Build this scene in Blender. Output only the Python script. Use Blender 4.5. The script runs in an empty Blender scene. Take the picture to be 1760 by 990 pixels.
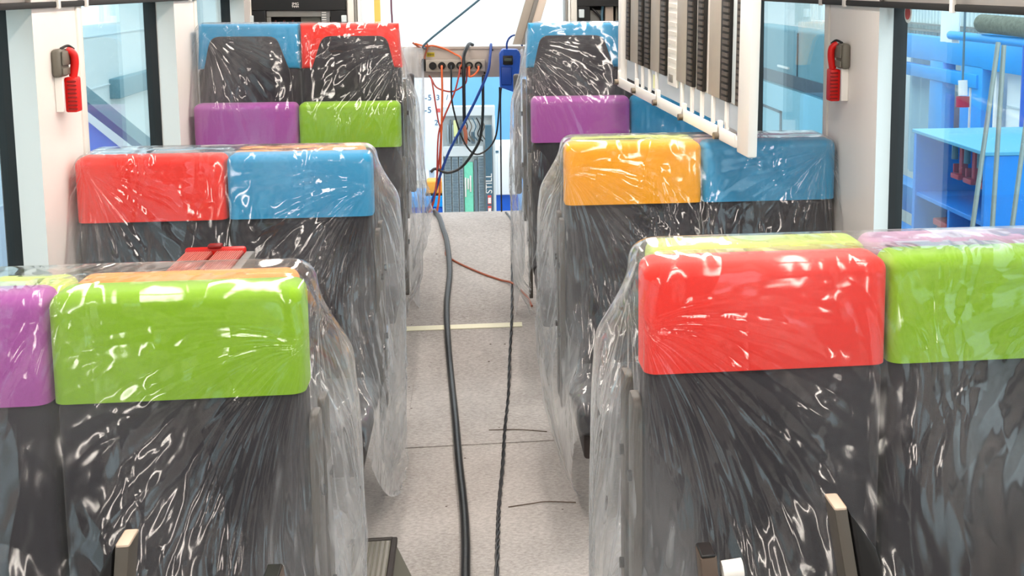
import bpy, bmesh, math, random
import numpy as np
from mathutils import Vector, Matrix, Euler

random.seed(7)
rng = np.random.default_rng(11)
S = bpy.context.scene
COL = S.collection

# ------------------------------------------------------------------ camera, sky, exposure
cam_data = bpy.data.cameras.new('camera')
cam = bpy.data.objects.new('camera', cam_data); COL.objects.link(cam)
cam_data.sensor_width = 36.0
cam_data.lens = 2050 / 1760 * 36.0
cam_data.shift_x = (880 - 1093) / 1760
cam_data.shift_y = -(495 - 254) / 1760
cam_data.clip_end = 200
cam.location = (0, 0, 1.74)
cam.rotation_euler = (math.radians(90 - 7.778), 0, math.radians(-7.924))
S.camera = cam

world = bpy.data.worlds.new('hall_daylight'); S.world = world
world.use_nodes = True
wb = world.node_tree.nodes['Background']
wb.inputs['Color'].default_value = (0.92, 0.97, 1.0, 1)
wb.inputs['Strength'].default_value = 2.15

S.view_settings.view_transform = 'Standard'
S.view_settings.look = 'None'
S.view_settings.gamma = 1
S.view_settings.use_curve_mapping = False
S.view_settings.exposure = 0.5
S.cycles.transparent_max_bounces = 32
S.cycles.max_bounces = 10
S.cycles.use_denoising = True
LAMP_STRENGTH = 21.0

# ------------------------------------------------------------------ helpers
def srgb(h):
    h = h.lstrip('#'); out = []
    for i in (0, 2, 4):
        c = int(h[i:i+2], 16) / 255
        out.append(c / 12.92 if c <= .04045 else ((c + .055) / 1.055) ** 2.4)
    return tuple(out)

def mat(name, colour, rough=.5, metal=0.0, var=0.0, vscale=30, bump=0.0, bscale=200, sheen=0.0, stretch=None):
    m = bpy.data.materials.new(name); m.use_nodes = True
    nt = m.node_tree; b = nt.nodes['Principled BSDF']
    c = srgb(colour) if isinstance(colour, str) else colour
    b.inputs['Base Color'].default_value = (*c, 1)
    b.inputs['Roughness'].default_value = rough
    b.inputs['Metallic'].default_value = metal
    if sheen: b.inputs['Sheen Weight'].default_value = sheen
    tc = nt.nodes.new('ShaderNodeTexCoord'); src = tc.outputs['Object']
    if stretch:
        mp = nt.nodes.new('ShaderNodeMapping'); mp.inputs['Scale'].default_value = stretch
        nt.links.new(src, mp.inputs['Vector']); src = mp.outputs['Vector']
    if var:
        n = nt.nodes.new('ShaderNodeTexNoise'); n.inputs['Scale'].default_value = vscale
        n.inputs['Detail'].default_value = 6
        nt.links.new(src, n.inputs['Vector'])
        r = nt.nodes.new('ShaderNodeMapRange')
        r.inputs['From Min'].default_value = .25; r.inputs['From Max'].default_value = .75
        r.inputs['To Min'].default_value = 1 - var; r.inputs['To Max'].default_value = 1 + var
        nt.links.new(n.outputs['Fac'], r.inputs['Value'])
        mx = nt.nodes.new('ShaderNodeVectorMath'); mx.operation = 'SCALE'
        mx.inputs[0].default_value = c
        nt.links.new(r.outputs['Result'], mx.inputs['Scale'])
        nt.links.new(mx.outputs['Vector'], b.inputs['Base Color'])
    if bump:
        n = nt.nodes.new('ShaderNodeTexNoise'); n.inputs['Scale'].default_value = bscale
        n.inputs['Detail'].default_value = 4
        nt.links.new(src, n.inputs['Vector'])
        bp = nt.nodes.new('ShaderNodeBump'); bp.inputs['Strength'].default_value = bump
        bp.inputs['Distance'].default_value = .004
        nt.links.new(n.outputs['Fac'], bp.inputs['Height'])
        nt.links.new(bp.outputs['Normal'], b.inputs['Normal'])
    return m

def fabric(name, colour, rough=.75):
    return mat(name, colour, rough, var=.07, vscale=220, bump=.25, bscale=900, sheen=.15)

def emission(name, colour, strength):
    m = bpy.data.materials.new(name); m.use_nodes = True
    nt = m.node_tree; nt.nodes.clear()
    e = nt.nodes.new('ShaderNodeEmission'); o = nt.nodes.new('ShaderNodeOutputMaterial')
    e.inputs['Color'].default_value = (*colour, 1); e.inputs['Strength'].default_value = strength
    nt.links.new(e.outputs[0], o.inputs['Surface'])
    return m

class NB:                                   # tiny node-graph builder
    def __init__(s, m): s.nt = m.node_tree
    def n(s, kind, **kw):
        x = s.nt.nodes.new(kind)
        for k, v in kw.items(): setattr(x, k, v)
        return x
    def l(s, a, b): s.nt.links.new(a, b)
    def math(s, op, a, b=None, clamp=False):
        x = s.n('ShaderNodeMath', operation=op, use_clamp=clamp)
        for i, v in enumerate((a, b)):
            if v is None: continue
            if isinstance(v, (int, float)): x.inputs[i].default_value = v
            else: s.l(v, x.inputs[i])
        return x.outputs[0]

def film_material(name, haze=.05, gain=1.0):
    """thin clear polythene: a see-through sheet with a mirror-like skin and a faint milky haze"""
    m = bpy.data.materials.new(name); m.use_nodes = True
    m.node_tree.nodes.clear(); g = NB(m)
    out = g.n('ShaderNodeOutputMaterial')
    tc = g.n('ShaderNodeTexCoord'); geo = g.n('ShaderNodeNewGeometry')
    mp = g.n('ShaderNodeMapping'); mp.inputs['Scale'].default_value = (1.0, .45, 1); g.l(tc.outputs['UV'], mp.inputs['Vector'])
    warp = g.n('ShaderNodeTexNoise'); warp.inputs['Scale'].default_value = 5; warp.inputs['Detail'].default_value = 2
    g.l(mp.outputs[0], warp.inputs['Vector'])
    wv = g.n('ShaderNodeVectorMath', operation='MULTIPLY_ADD')
    g.l(warp.outputs['Color'], wv.inputs[0]); wv.inputs[1].default_value = (.22, .22, 0); g.l(mp.outputs[0], wv.inputs[2])
    def vor(scale):
        v = g.n('ShaderNodeTexVoronoi'); v.feature = 'F1'; v.inputs['Scale'].default_value = scale
        g.l(wv.outputs[0], v.inputs['Vector']); return v.outputs['Distance']
    def noise_mask(scale, lo, hi, seed):
        o = g.n('ShaderNodeVectorMath', operation='ADD'); o.inputs[1].default_value = (seed, seed * .7, 0); g.l(tc.outputs['UV'], o.inputs[0])
        n = g.n('ShaderNodeTexNoise'); n.inputs['Scale'].default_value = scale; n.inputs['Detail'].default_value = 1
        g.l(o.outputs[0], n.inputs['Vector'])
        k = g.n('ShaderNodeMapRange'); k.inputs['From Min'].default_value = lo; k.inputs['From Max'].default_value = hi
        g.l(n.outputs['Fac'], k.inputs['Value']); return k.outputs[0]
    # broad facets, patches of fine crackle, and straight creases fanning from the top corners of the bag
    la = g.n('ShaderNodeAttribute'); la.attribute_name = 'loose'; lo = la.outputs['Fac']
    h = g.math('MULTIPLY', vor(3.2), .048)
    h = g.math('ADD', h, g.math('MULTIPLY', g.math('MULTIPLY', vor(8.5), .026), g.math('MAXIMUM', noise_mask(3.0, .42, .62, 3), lo)))
    h = g.math('ADD', h, g.math('MULTIPLY', g.math('MULTIPLY', vor(30), .009), noise_mask(4.2, .53, .68, 9)))
    n2 = g.n('ShaderNodeTexNoise'); n2.inputs['Scale'].default_value = 7; n2.inputs['Detail'].default_value = 2
    g.l(wv.outputs[0], n2.inputs['Vector'])
    h = g.math('ADD', h, g.math('MULTIPLY', n2.outputs['Fac'], .022))
    fu = g.n('ShaderNodeUVMap'); fu.uv_map = 'fan'
    fs = g.n('ShaderNodeSeparateXYZ'); g.l(fu.outputs['UV'], fs.inputs[0])
    fc = g.n('ShaderNodeCombineXYZ'); g.l(g.math('MULTIPLY', fs.outputs[0], 3.3), fc.inputs[0]); g.l(g.math('MULTIPLY', fs.outputs[1], 1.6), fc.inputs[1])
    fn = g.n('ShaderNodeTexNoise'); fn.inputs['Scale'].default_value = 1.0; fn.inputs['Detail'].default_value = 2; g.l(fc.outputs[0], fn.inputs['Vector'])
    rid = g.math('ABSOLUTE', g.math('SUBTRACT', fn.outputs['Fac'], .5))
    fall = g.math('SUBTRACT', 1.0, g.math('DIVIDE', fs.outputs[1], .62), True)
    h = g.math('ADD', h, g.math('MULTIPLY', g.math('MULTIPLY', rid, g.math('MULTIPLY', fs.outputs[1], fall)), -.55))
    bp = g.n('ShaderNodeBump'); bp.inputs['Strength'].default_value = .9; bp.inputs['Distance'].default_value = 1.0
    g.l(h, bp.inputs['Height'])
    dot = g.n('ShaderNodeVectorMath', operation='DOT_PRODUCT')
    g.l(bp.outputs['Normal'], dot.inputs[0]); g.l(geo.outputs['Incoming'], dot.inputs[1])
    c = g.math('ABSOLUTE', dot.outputs['Value'])
    f = g.math('POWER', g.math('SUBTRACT', 1.0, c, True), 4.0)
    f = g.math('MULTIPLY', g.math('ADD', g.math('MULTIPLY', f, .80), .042 * gain), 1.0, True)
    gl = g.n('ShaderNodeBsdfGlossy'); gl.inputs['Roughness'].default_value = .13
    gl.inputs['Color'].default_value = (1, 1, 1, 1); g.l(bp.outputs['Normal'], gl.inputs['Normal'])
    tr = g.n('ShaderNodeBsdfTransparent'); tr.inputs['Color'].default_value = (.97, .975, .98, 1)
    df = g.n('ShaderNodeBsdfDiffuse'); df.inputs['Color'].default_value = (.9, .92, .95, 1)
    tl = g.n('ShaderNodeBsdfTranslucent'); tl.inputs['Color'].default_value = (.9, .92, .95, 1)
    ds = g.n('ShaderNodeMixShader'); ds.inputs[0].default_value = .45; g.l(df.outputs[0], ds.inputs[1]); g.l(tl.outputs[0], ds.inputs[2])
    dens = g.math('ADD', haze * .35, g.math('MULTIPLY', noise_mask(2.6, .40, .72, 15), haze * 2.6))
    at = g.n('ShaderNodeAttribute'); at.attribute_name = 'loose'
    dens = g.math('MINIMUM', g.math('ADD', dens, g.math('MULTIPLY', at.outputs['Fac'], .12)), .75)     # milky where the film lies doubled
    hz = g.math('SUBTRACT', 1.0, g.math('POWER', g.math('SUBTRACT', 1.0, dens), g.math('DIVIDE', 1.0, g.math('MAXIMUM', c, .12))), True)
    m1 = g.n('ShaderNodeMixShader'); g.l(hz, m1.inputs[0]); g.l(tr.outputs[0], m1.inputs[1]); g.l(ds.outputs[0], m1.inputs[2])
    m2 = g.n('ShaderNodeMixShader'); g.l(f, m2.inputs[0]); g.l(m1.outputs[0], m2.inputs[1]); g.l(gl.outputs[0], m2.inputs[2])
    g.l(m2.outputs[0], out.inputs['Surface'])
    return m

def glass_material(name, tint):
    m = bpy.data.materials.new(name); m.use_nodes = True
    m.node_tree.nodes.clear(); g = NB(m)
    out = g.n('ShaderNodeOutputMaterial'); geo = g.n('ShaderNodeNewGeometry')
    dot = g.n('ShaderNodeVectorMath', operation='DOT_PRODUCT')
    g.l(geo.outputs['Normal'], dot.inputs[0]); g.l(geo.outputs['Incoming'], dot.inputs[1])
    f = g.math('POWER', g.math('SUBTRACT', 1.0, g.math('ABSOLUTE', dot.outputs['Value']), True), 5.0)
    f = g.math('ADD', g.math('MULTIPLY', f, .9), .045, True)
    gl = g.n('ShaderNodeBsdfGlossy'); gl.inputs['Roughness'].default_value = .02
    tr = g.n('ShaderNodeBsdfTransparent'); tr.inputs['Color'].default_value = (*tint, 1)
    mx = g.n('ShaderNodeMixShader'); g.l(f, mx.inputs[0]); g.l(tr.outputs[0], mx.inputs[1]); g.l(gl.outputs[0], mx.inputs[2])
    g.l(mx.outputs[0], out.inputs['Surface'])
    return m

class MB:
    """collects shapes in one bmesh, links them as ONE mesh object"""
    def __init__(s): s.bm = bmesh.new()
    def box(s, a, b, bevel=0.0, seg=3, M=None):
        t = bmesh.new(); bmesh.ops.create_cube(t, size=1)
        a, b = Vector(a), Vector(b)
        for v in t.verts: v.co = Vector((a[i] + (b[i] - a[i]) * (v.co[i] + .5) for i in range(3)))
        if bevel: bmesh.ops.bevel(t, geom=list(t.edges), offset=bevel, segments=seg, profile=.5, affect='EDGES')
        if M is not None: bmesh.ops.transform(t, matrix=M, verts=t.verts)
        return s.add(t)
    def add(s, t):
        bmesh.ops.recalc_face_normals(t, faces=t.faces)
        me = bpy.data.meshes.new('t'); t.to_mesh(me); t.free(); s.bm.from_mesh(me); bpy.data.meshes.remove(me)
        return s
    def prism(s, pts, axis, a, b, bevel=0.0, seg=2):
        """polygon pts (2-D) extruded along axis from a to b"""
        t = bmesh.new()
        def P(p, w):
            return {'x': (w, p[0], p[1]), 'y': (p[0], w, p[1]), 'z': (p[0], p[1], w)}[axis]
        va = [t.verts.new(P(p, a)) for p in pts]; vb = [t.verts.new(P(p, b)) for p in pts]
        t.faces.new(va); t.faces.new(vb[::-1]); n = len(pts)
        for i in range(n): t.faces.new((va[i], vb[i], vb[(i+1) % n], va[(i+1) % n]))
        if bevel:
            es = [e for e in t.edges if abs((e.verts[0].co - e.verts[1].co)['xyz'.index(axis)]) < 1e-6]
            bmesh.ops.bevel(t, geom=es, offset=bevel, segments=seg, profile=.5, affect='EDGES')
        return s.add(t)
    def tube(s, pts, r, n=10, smooth_pts=True):
        pts = [Vector(p) for p in pts]
        if smooth_pts and len(pts) > 2: pts = spline(pts, 6)
        t = bmesh.new(); rings = []; up = Vector((0, 0, 1)); prev = None
        for i, p in enumerate(pts):
            d = (pts[min(i+1, len(pts)-1)] - pts[max(i-1, 0)]).normalized()
            x = d.cross(up) if abs(d.z) < .95 else d.cross(Vector((0, 1, 0)))
            if prev is not None:
                x2 = prev - d * prev.dot(d)
                if x2.length > 1e-4: x = x2
            x.normalize(); prev = x; y = d.cross(x)
            rings.append([t.verts.new(p + x * math.cos(k*2*math.pi/n) * r + y * math.sin(k*2*math.pi/n) * r) for k in range(n)])
        for a, b in zip(rings, rings[1:]):
            for k in range(n): t.faces.new((a[k], a[(k+1) % n], b[(k+1) % n], b[k]))
        t.faces.new(rings[0]); t.faces.new(rings[-1][::-1])
        return s.add(t)
    def cyl(s, a, b, r, n=20): return s.tube([a, b], r, n, False)
    def build(s, name, m, parent=None, local=False, smooth=True):
        me = bpy.data.meshes.new(name)
        if parent is not None and not local:
            r = parent
            while r.parent: r = r.parent
            bmesh.ops.translate(s.bm, vec=-r.location, verts=s.bm.verts)
        s.bm.to_mesh(me); s.bm.free(); me.materials.append(m)
        o = bpy.data.objects.new(name, me); COL.objects.link(o)
        if parent is not None: o.parent = parent
        if smooth:
            for p in me.polygons: p.use_smooth = True
            try: me.set_sharp_from_angle(angle=math.radians(38))
            except Exception: pass
        return o

def spline(p, k):
    out = []; n = len(p)
    for i in range(n - 1):
        a, b, c, d = p[max(i-1, 0)], p[i], p[i+1], p[min(i+2, n-1)]
        for j in range(k):
            t = j / k
            out.append(.5 * ((2*b) + (c - a)*t + (2*a - 5*b + 4*c - d)*t*t + (3*b - a - 3*c + d)*t**3))
    out.append(p[-1]); return out

def tag(o, label=None, cat=None, group=None, kind=None):
    if label: o['label'] = label
    if cat: o['category'] = cat
    if group: o['group'] = group
    if kind: o['kind'] = kind
    return o

def thing(name, loc, label, cat, group=None, rot=None):
    o = bpy.data.objects.new(name, None); COL.objects.link(o)
    o.empty_display_size = .1; o.location = loc
    if rot is not None: o.rotation_euler = rot
    return tag(o, label, cat, group)

def struct(name, mb, m, parent=None):
    o = mb.build(name, m, parent)
    if parent is None: o['kind'] = 'structure'
    return o

def text(name, body, size, m, parent, M, depth=.0015):
    cu = bpy.data.curves.new(name, 'FONT'); cu.body = body; cu.size = size; cu.extrude = depth
    cu.align_x = 'CENTER'; cu.align_y = 'CENTER'
    tmp = bpy.data.objects.new(name, cu); COL.objects.link(tmp)
    dg = bpy.context.evaluated_depsgraph_get()
    me = bpy.data.meshes.new_from_object(tmp.evaluated_get(dg))
    bpy.data.objects.remove(tmp); bpy.data.curves.remove(cu)
    me.name = name; me.materials.clear(); me.materials.append(m)
    me.transform(M)
    r = parent
    while r.parent: r = r.parent
    me.transform(Matrix.Translation(-r.location))
    o = bpy.data.objects.new(name, me); COL.objects.link(o); o.parent = parent
    return o

FACE_CAM = Matrix(((1, 0, 0), (0, 0, -1), (0, 1, 0))).to_4x4()      # text upright, read from -Y

# ------------------------------------------------------------------ materials
FAB = {k: fabric('seat_fabric_' + k, v) for k, v in dict(
    lime='#84b404', purple='#a24a9c', red='#ea2a1c', blue='#2190c0', yellow='#f3a400',
    orange='#f0902a', palegreen='#b9cf62', mauve='#b98fb0', bluegrey='#7fa0b4').items()}
M_dark = fabric('charcoal_seat_fabric', '#242127', .8)
M_brown = mat('dark_brown_plastic', '#2c2422', .5)
M_frame = mat('beige_seat_metal', '#534d47', .45, .2, var=.06)
M_black = mat('black_plastic', '#0d0d0f', .45)
M_bar = mat('matt_black_bar', '#050506', .75)
M_rubber = mat('black_cable_rubber', '#16181b', .38, bump=.15, bscale=60)
M_wall = mat('warm_white_panel', '#e6dfda', .42, var=.02, vscale=3, bump=.05, bscale=500)
M_trim = mat('pale_trim', '#dcd8d0', .4)
M_white = mat('white_enamel', '#efebe6', .38, var=.02, vscale=5)
M_ceil = mat('ceiling_grey', '#8d8e8d', .5)
M_armgrey = mat('armrest_grey', '#565049', .55)
M_grey = mat('grey_plastic', '#6d695f', .5, var=.05)
M_grey2 = mat('mid_grey_metal', '#8d8a85', .45, .3, var=.05)
M_duct = mat('brown_grey_duct', '#4a423c', .5)
M_ductdark = mat('duct_slot_dark', '#191513', .6)
M_strip = mat('taupe_duct_cover', '#aaa196', .45, var=.03)
M_alu = mat('brushed_aluminium', '#b5b0a8', .35, .8, var=.08, stretch=(1, .05, 1))
M_screw = mat('zinc_screw', '#8a7f70', .35, .7)
M_red = mat('hammer_red_plastic', '#d40d08', .4)
M_redrib = mat('red_anodised_plank', '#ad463c', .4, .25, var=.12, vscale=60)
M_redgloss = mat('red_gloss_edge', '#c81008', .3)
M_beige = mat('beige_beam', '#b7aca3', .5, var=.04, vscale=12)
M_orange = mat('orange_cord', '#d9622e', .45)
M_redcord = mat('red_cord', '#b0463a', .45)
M_brownred = mat('orange_brown_cord', '#a2573c', .45)
M_bluecord = mat('blue_cord', '#16408e', .4)
M_bluecase = mat('blue_case_plastic', '#1450b4', .4, var=.06)
M_yellow = mat('yellow_label', '#c9b21e', .5)
M_cream = mat('cream_tape', '#e9e6cc', .6)
M_hallwhite = mat('hall_white_paint', '#eef2f3', .6, var=.02, vscale=2)
M_clad = mat('hall_cladding', '#dbe6e6', .55)
M_skyblue = mat('sky_blue_board', '#74b6f0', .55, var=.03, vscale=4)
M_hallblue = mat('hall_blue_steel', '#009cee', .42, var=.06, vscale=6)
M_cabblue = mat('cabinet_blue_paint', '#0086ea', .45, var=.05, vscale=5)
M_deepblue = mat('deep_blue_paint', '#0a5cc8', .45)
M_slate = mat('slate_blue_steel', '#486a7c', .45, var=.05)
M_pale = mat('pale_grey_enamel', '#d3dde0', .5)
M_rib = mat('rib_grey', '#a2b6c0', .5)
M_ribdark = mat('rib_dark_grey', '#6a7e8a', .6)  # darker grey of the terminals, breakers and cable rail
M_green = mat('mint_board', '#7fe0c0', .5, var=.08, vscale=40)
M_teal = mat('teal_grey_machine', '#5f8f9c', .5, var=.04)
M_tealdark = mat('teal_dark_band', '#3a4a58', .5)
M_clampred = mat('clamp_red', '#b01a2c', .45)
M_mat = mat('grey_felt_roll', '#6d7062', .95, var=.45, vscale=40, bump=.8, bscale=60)
M_pole = mat('galvanised_pole', '#98a09c', .45, .3, var=.08)
M_concrete = mat('hall_concrete', '#b9b3a8', .8, var=.08, vscale=3)
M_ink = mat('blue_ink', '#27618a', .6)
M_pinkred = mat('pink_red_tape', '#d9605c', .6)
M_amber = mat('amber_plastic', '#f0a43a', .5)
M_lamp = emission('warm_lamp_diffuser', (1.0, .91, .82), LAMP_STRENGTH)
M_film = film_material('clear_polythene', .031)
M_film2 = film_material('milky_polythene', .42)
M_glass = glass_material('window_glass', (.88, .975, 1.0))

# floor fleece: felted grey-beige with fibres
def fleece():
    m = bpy.data.materials.new('floor_fleece'); m.use_nodes = True; g = NB(m)
    b = m.node_tree.nodes['Principled BSDF']; tc = g.n('ShaderNodeTexCoord')
    a = g.n('ShaderNodeTexNoise'); a.inputs['Scale'].default_value = 60; a.inputs['Detail'].default_value = 8; a.inputs['Roughness'].default_value = .75
    mp = g.n('ShaderNodeMapping'); mp.inputs['Scale'].default_value = (1, 1.6, 1); mp.inputs['Rotation'].default_value = (0, 0, .5)
    g.l(tc.outputs['Object'], mp.inputs['Vector']); g.l(mp.outputs[0], a.inputs['Vector'])
    w = g.n('ShaderNodeTexNoise'); w.inputs['Scale'].default_value = 2.5; w.inputs['Detail'].default_value = 4
    g.l(tc.outputs['Object'], w.inputs['Vector'])
    v = g.math('ADD', g.math('MULTIPLY', a.outputs['Fac'], .7), g.math('MULTIPLY', w.outputs['Fac'], .3))
    r = g.n('ShaderNodeValToRGB')
    r.color_ramp.elements[0].position = .33; r.color_ramp.elements[0].color = (*srgb('#857f7b'), 1)
    r.color_ramp.elements[1].position = .62; r.color_ramp.elements[1].color = (*srgb('#bfbab7'), 1)
    g.l(v, r.inputs['Fac'])
    sp = g.n('ShaderNodeTexVoronoi'); sp.inputs['Scale'].default_value = 9; g.l(tc.outputs['Object'], sp.inputs['Vector'])
    lt = g.math('LESS_THAN', sp.outputs['Distance'], .045)
    mx = g.n('ShaderNodeMix', data_type='RGBA'); g.l(lt, mx.inputs['Factor']); g.l(r.outputs['Color'], mx.inputs['A'])
    mx.inputs['B'].default_value = (*srgb('#5c524a'), 1)
    g.l(mx.outputs['Result'], b.inputs['Base Color'])
    b.inputs['Roughness'].default_value = .95
    bp = g.n('ShaderNodeBump'); bp.inputs['Strength'].default_value = .5; bp.inputs['Distance'].default_value = .004
    g.l(v, bp.inputs['Height']); g.l(bp.outputs['Normal'], b.inputs['Normal'])
    return m
M_fleece = fleece()

# ------------------------------------------------------------------ the setting: carriage shell
Y0, Y1 = -1.6, 7.38
RAMP_A, RAMP_B, RAMP_H = 5.2, 7.1, .34
def floor_z(y): return 0.0 if y < RAMP_A else min(RAMP_H, (y - RAMP_A) * RAMP_H / (RAMP_B - RAMP_A))

fl = MB()
fl.prism([(Y0, -.1), (Y0, 0), (RAMP_A, 0), (RAMP_B, RAMP_H), (Y1, RAMP_H), (Y1, .1), (RAMP_A, -.1)], 'x', -1.45, 1.45)
floor = struct('floor', fl, M_fleece)
for sgn in (-1, 1):
    p = MB(); x0, x1 = sorted((sgn * .36, sgn * 1.3))
    p.prism([(5.46, -.02), (5.46, RAMP_H), (7.1, RAMP_H), (7.1, .3), (5.7, 0)], 'x', x0, x1)
    struct('floor', p, M_fleece)          # raised podium beside the ramp
M_seam = mat('slit_brown', '#5f4f44', .9)
# overlapping sheet of fleece and its slits
b = MB(); b.box((-.27, 4.4, .0), (.30, 5.19, .004)); b.build('fleece_sheet', M_fleece, floor)
for pts in ([(.047, 4.535, .005), (.16, 4.52, .007), (.272, 4.485, .006)],
            [(.10, 3.83, .002), (.18, 3.84, .005), (.231, 3.845, .006), (.328, 3.83, .004)]):
    t = MB(); t.tube(pts, .0018, 6); t.build('seam', M_seam, floor)

M_upper = M_wall
def side_wall(sgn, name, P):
    """pillars with slanted reveals, low wall and upper wall; P = list of (reveal, face_a, face_b)"""
    w = MB()
    xs = sorted((sgn * 1.27, sgn * 1.40))
    w.box((xs[0], Y0, 0), (xs[1], Y1, .78))
    w.box((xs[0], Y0, 1.69), (xs[1], Y1, 2.32))
    o = struct(name, w, M_wall)
    for (r, a, b_) in P:
        q = MB(); q.prism([(sgn*1.395, r+.02), (sgn*1.38, r+.0), (sgn*1.25, a), (sgn*1.25, b_), (sgn*1.38, b_+.03), (sgn*1.395, b_+.03)], 'z', .77, 1.70, bevel=0)
        q.build('pillar', M_wall, o, smooth=False)
        t = MB(); xa, xb = sorted((sgn*1.243, sgn*1.26)); t.box((xa, b_-.035, .77), (xb, b_+.012, 1.69), .003, 2)
        t.build('pillar_trim', M_trim, o)
    # black bar above the windows with its clips
    rb = MB(); xa, xb = sorted((sgn*1.235, sgn*1.28)); rb.box((xa, Y0, 1.672), (xb, 6.9, 1.690), .003, 2)
    rb.build('window_bar', M_bar, o)
    for y in (2.95, 3.85, 4.12, 5.6):
        c = MB(); xa, xb = sorted((sgn*1.228, sgn*1.24)); c.box((xa, y-.011, 1.668), (xb, y+.011, 1.76), .003, 2)
        c.build('bar_clip', M_white, o)
    cv = MB(); xa, xb = sorted((sgn*1.15, sgn*1.27)); cv.box((xa, Y0, 1.78), (xb, 6.9, 1.86), .02)
    cv.build('rack_rail', M_white, o)
    return o

def window(n, sgn, ya, yb, sticker=False):
    xp = sgn * 1.365; o = MB(); x0, x1 = sorted((sgn*1.335, sgn*1.385))
    o.box((x0, yb-.035, .78), (x1, yb, 1.69)); o.box((x0, ya, .78), (x1, ya+.035, 1.69))
    o.box((x0, ya+.035, .78), (x1, yb-.035, .80)); o.box((x0, ya+.035, 1.67), (x1, yb-.035, 1.69))
    w = struct('window_%d' % n, o, M_black)
    p = MB(); x0, x1 = sorted((xp-.004, xp+.004)); p.box((x0, ya+.03, .79), (x1, yb-.03, 1.68))
    p.build('pane', M_glass, w)
    if sticker:
        s = MB(); s.cyl((1.3605, 3.595, 1.652), (1.358, 3.595, 1.652), .030, 24); k = s.build('sticker', M_white, w); k['label'] = 'round white sticker with red centre'
        s = MB(); s.cyl((1.3582, 3.595, 1.652), (1.356, 3.595, 1.652), .020, 24); s.build('sticker_dot', M_redgloss, k)
    return w

wall_l = side_wall(-1, 'wall_left', [(-.98, -1.02, -.6), (1.52, 1.45, 1.85), (3.75, 3.67, 4.09), (5.42, 5.36, 5.76), (7.05, 6.98, 7.2)])
wall_r = side_wall(1, 'wall_right', [(-.98, -1.02, -.6), (1.30, 1.22, 1.65), (3.72, 3.55, 4.09), (5.57, 5.50, 5.80), (7.05, 6.98, 7.2)])
window(1, -1, -.58, 1.52); window(2, -1, 1.88, 3.76); window(3, -1, 4.12, 5.43); window(4, -1, 5.79, 7.06)
window(5, 1, -.58, 1.30); window(6, 1, 1.68, 3.70, True); window(7, 1, 4.12, 5.58); window(8, 1, 5.83, 7.06)

c = MB(); c.box((-1.45, Y0, 2.3), (1.45, Y1, 2.36)); ceiling = struct('ceiling', c, M_ceil)
c = MB(); c.box((-1.45, Y0-.06, 0), (1.45, Y0, 2.3)); struct('wall_back', c, mat('charcoal_panel', '#3b3c42', .5))
# end wall: jambs at both sides of the open end, lintel above
e = MB()
e.box((-1.45, 7.22, 0), (-.705, 7.36, .9)); e.box((-1.45, 7.22, .9), (-1.285, 7.36, 2.3))
e.box((.645, 7.22, 0), (1.45, 7.36, .9)); e.box((1.285, 7.22, .9), (1.45, 7.36, 2.3))
e.box((-1.285, 7.3, .9), (-.705, 7.36, 2.3)); e.box((.645, 7.3, .9), (1.285, 7.36, 2.3))
e.box((-.70, 7.22, 2.05), (.64, 7.36, 2.3))
wall_f = struct('wall_front', e, M_wall)
for a, b_, m in ((-.702, -.665, M_trim), (-.662, -.648, M_grey2), (-.645, -.625, M_white)):
    j = MB(); j.box((a, 7.17, .0 if a < -.66 else .3), (b_, 7.37, 2.3), .004, 2); j.build('jamb_strip', m, wall_f)
for a, b_, m in ((.605, .642, M_trim), (.588, .602, M_white), (.572, .586, M_grey2)):
    j = MB(); j.box((a, 7.17, .3), (b_, 7.37, 2.3), .004, 2); j.build('jamb_strip', m, wall_f)

# ceiling lamps (the carriage's own light)
for k, x in enumerate((-.62, .62)):
    for j, (a, b_) in enumerate(((-1.4, 1.5), (1.6, 4.4), (4.5, 7.1))):
        t = thing('ceiling_lamp', (x, (a+b_)/2, 2.3), ['left', 'right'][k] + ' row ceiling strip lamp over the ' + ['nearest', 'middle', 'farthest'][j] + ' seats', 'lamp', 'ceiling strip lamps')
        f = MB(); f.box((x-.08, a, 2.275), (x+.08, b_, 2.30), .004, 2); f.build('lamp_housing', M_white, t)
        d = MB(); d.box((x-.06, a+.03, 2.268), (x+.06, b_-.03, 2.276)); d.build('diffuser', M_lamp, t)

# ------------------------------------------------------------------ hall outside
gz = -.85
h = MB(); h.box((-14, -6, gz-.1), (14, 24, gz)); struct('ground', h, M_concrete)
h = MB(); h.box((-7, 16, gz), (7, 16.2, 5)); struct('hall_wall_far', h, M_hallwhite)
# left hall wall with a window hole
h = MB(); X = -3.6
h.box((X-.2, -4, gz), (X, 11.7, 3.4)); h.box((X-.2, 13.1, gz), (X, 16, 3.4)); h.box((X-.2, 11.7, gz), (X, 13.1, 1.36)); h.box((X-.2, 11.7, 2.4), (X, 13.1, 3.4))
hwl = struct('hall_wall_left', h, M_clad)
for z in (.05, .75, 1.25):
    r = MB(); r.box((X, -3.9, z-.006), (X+.012, 15.9, z+.006)); r.build('joint_bead', M_pale, hwl)
r = MB(); r.box((X-.02, 12.6, .60), (X+.10, 14.6, .80), .01); rr = r.build('recess_panel', M_teal, hwl); rr['label'] = 'grey-teal recess panel on the pale wall'  # grey-teal box stands in for a dark recess in the wall
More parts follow.
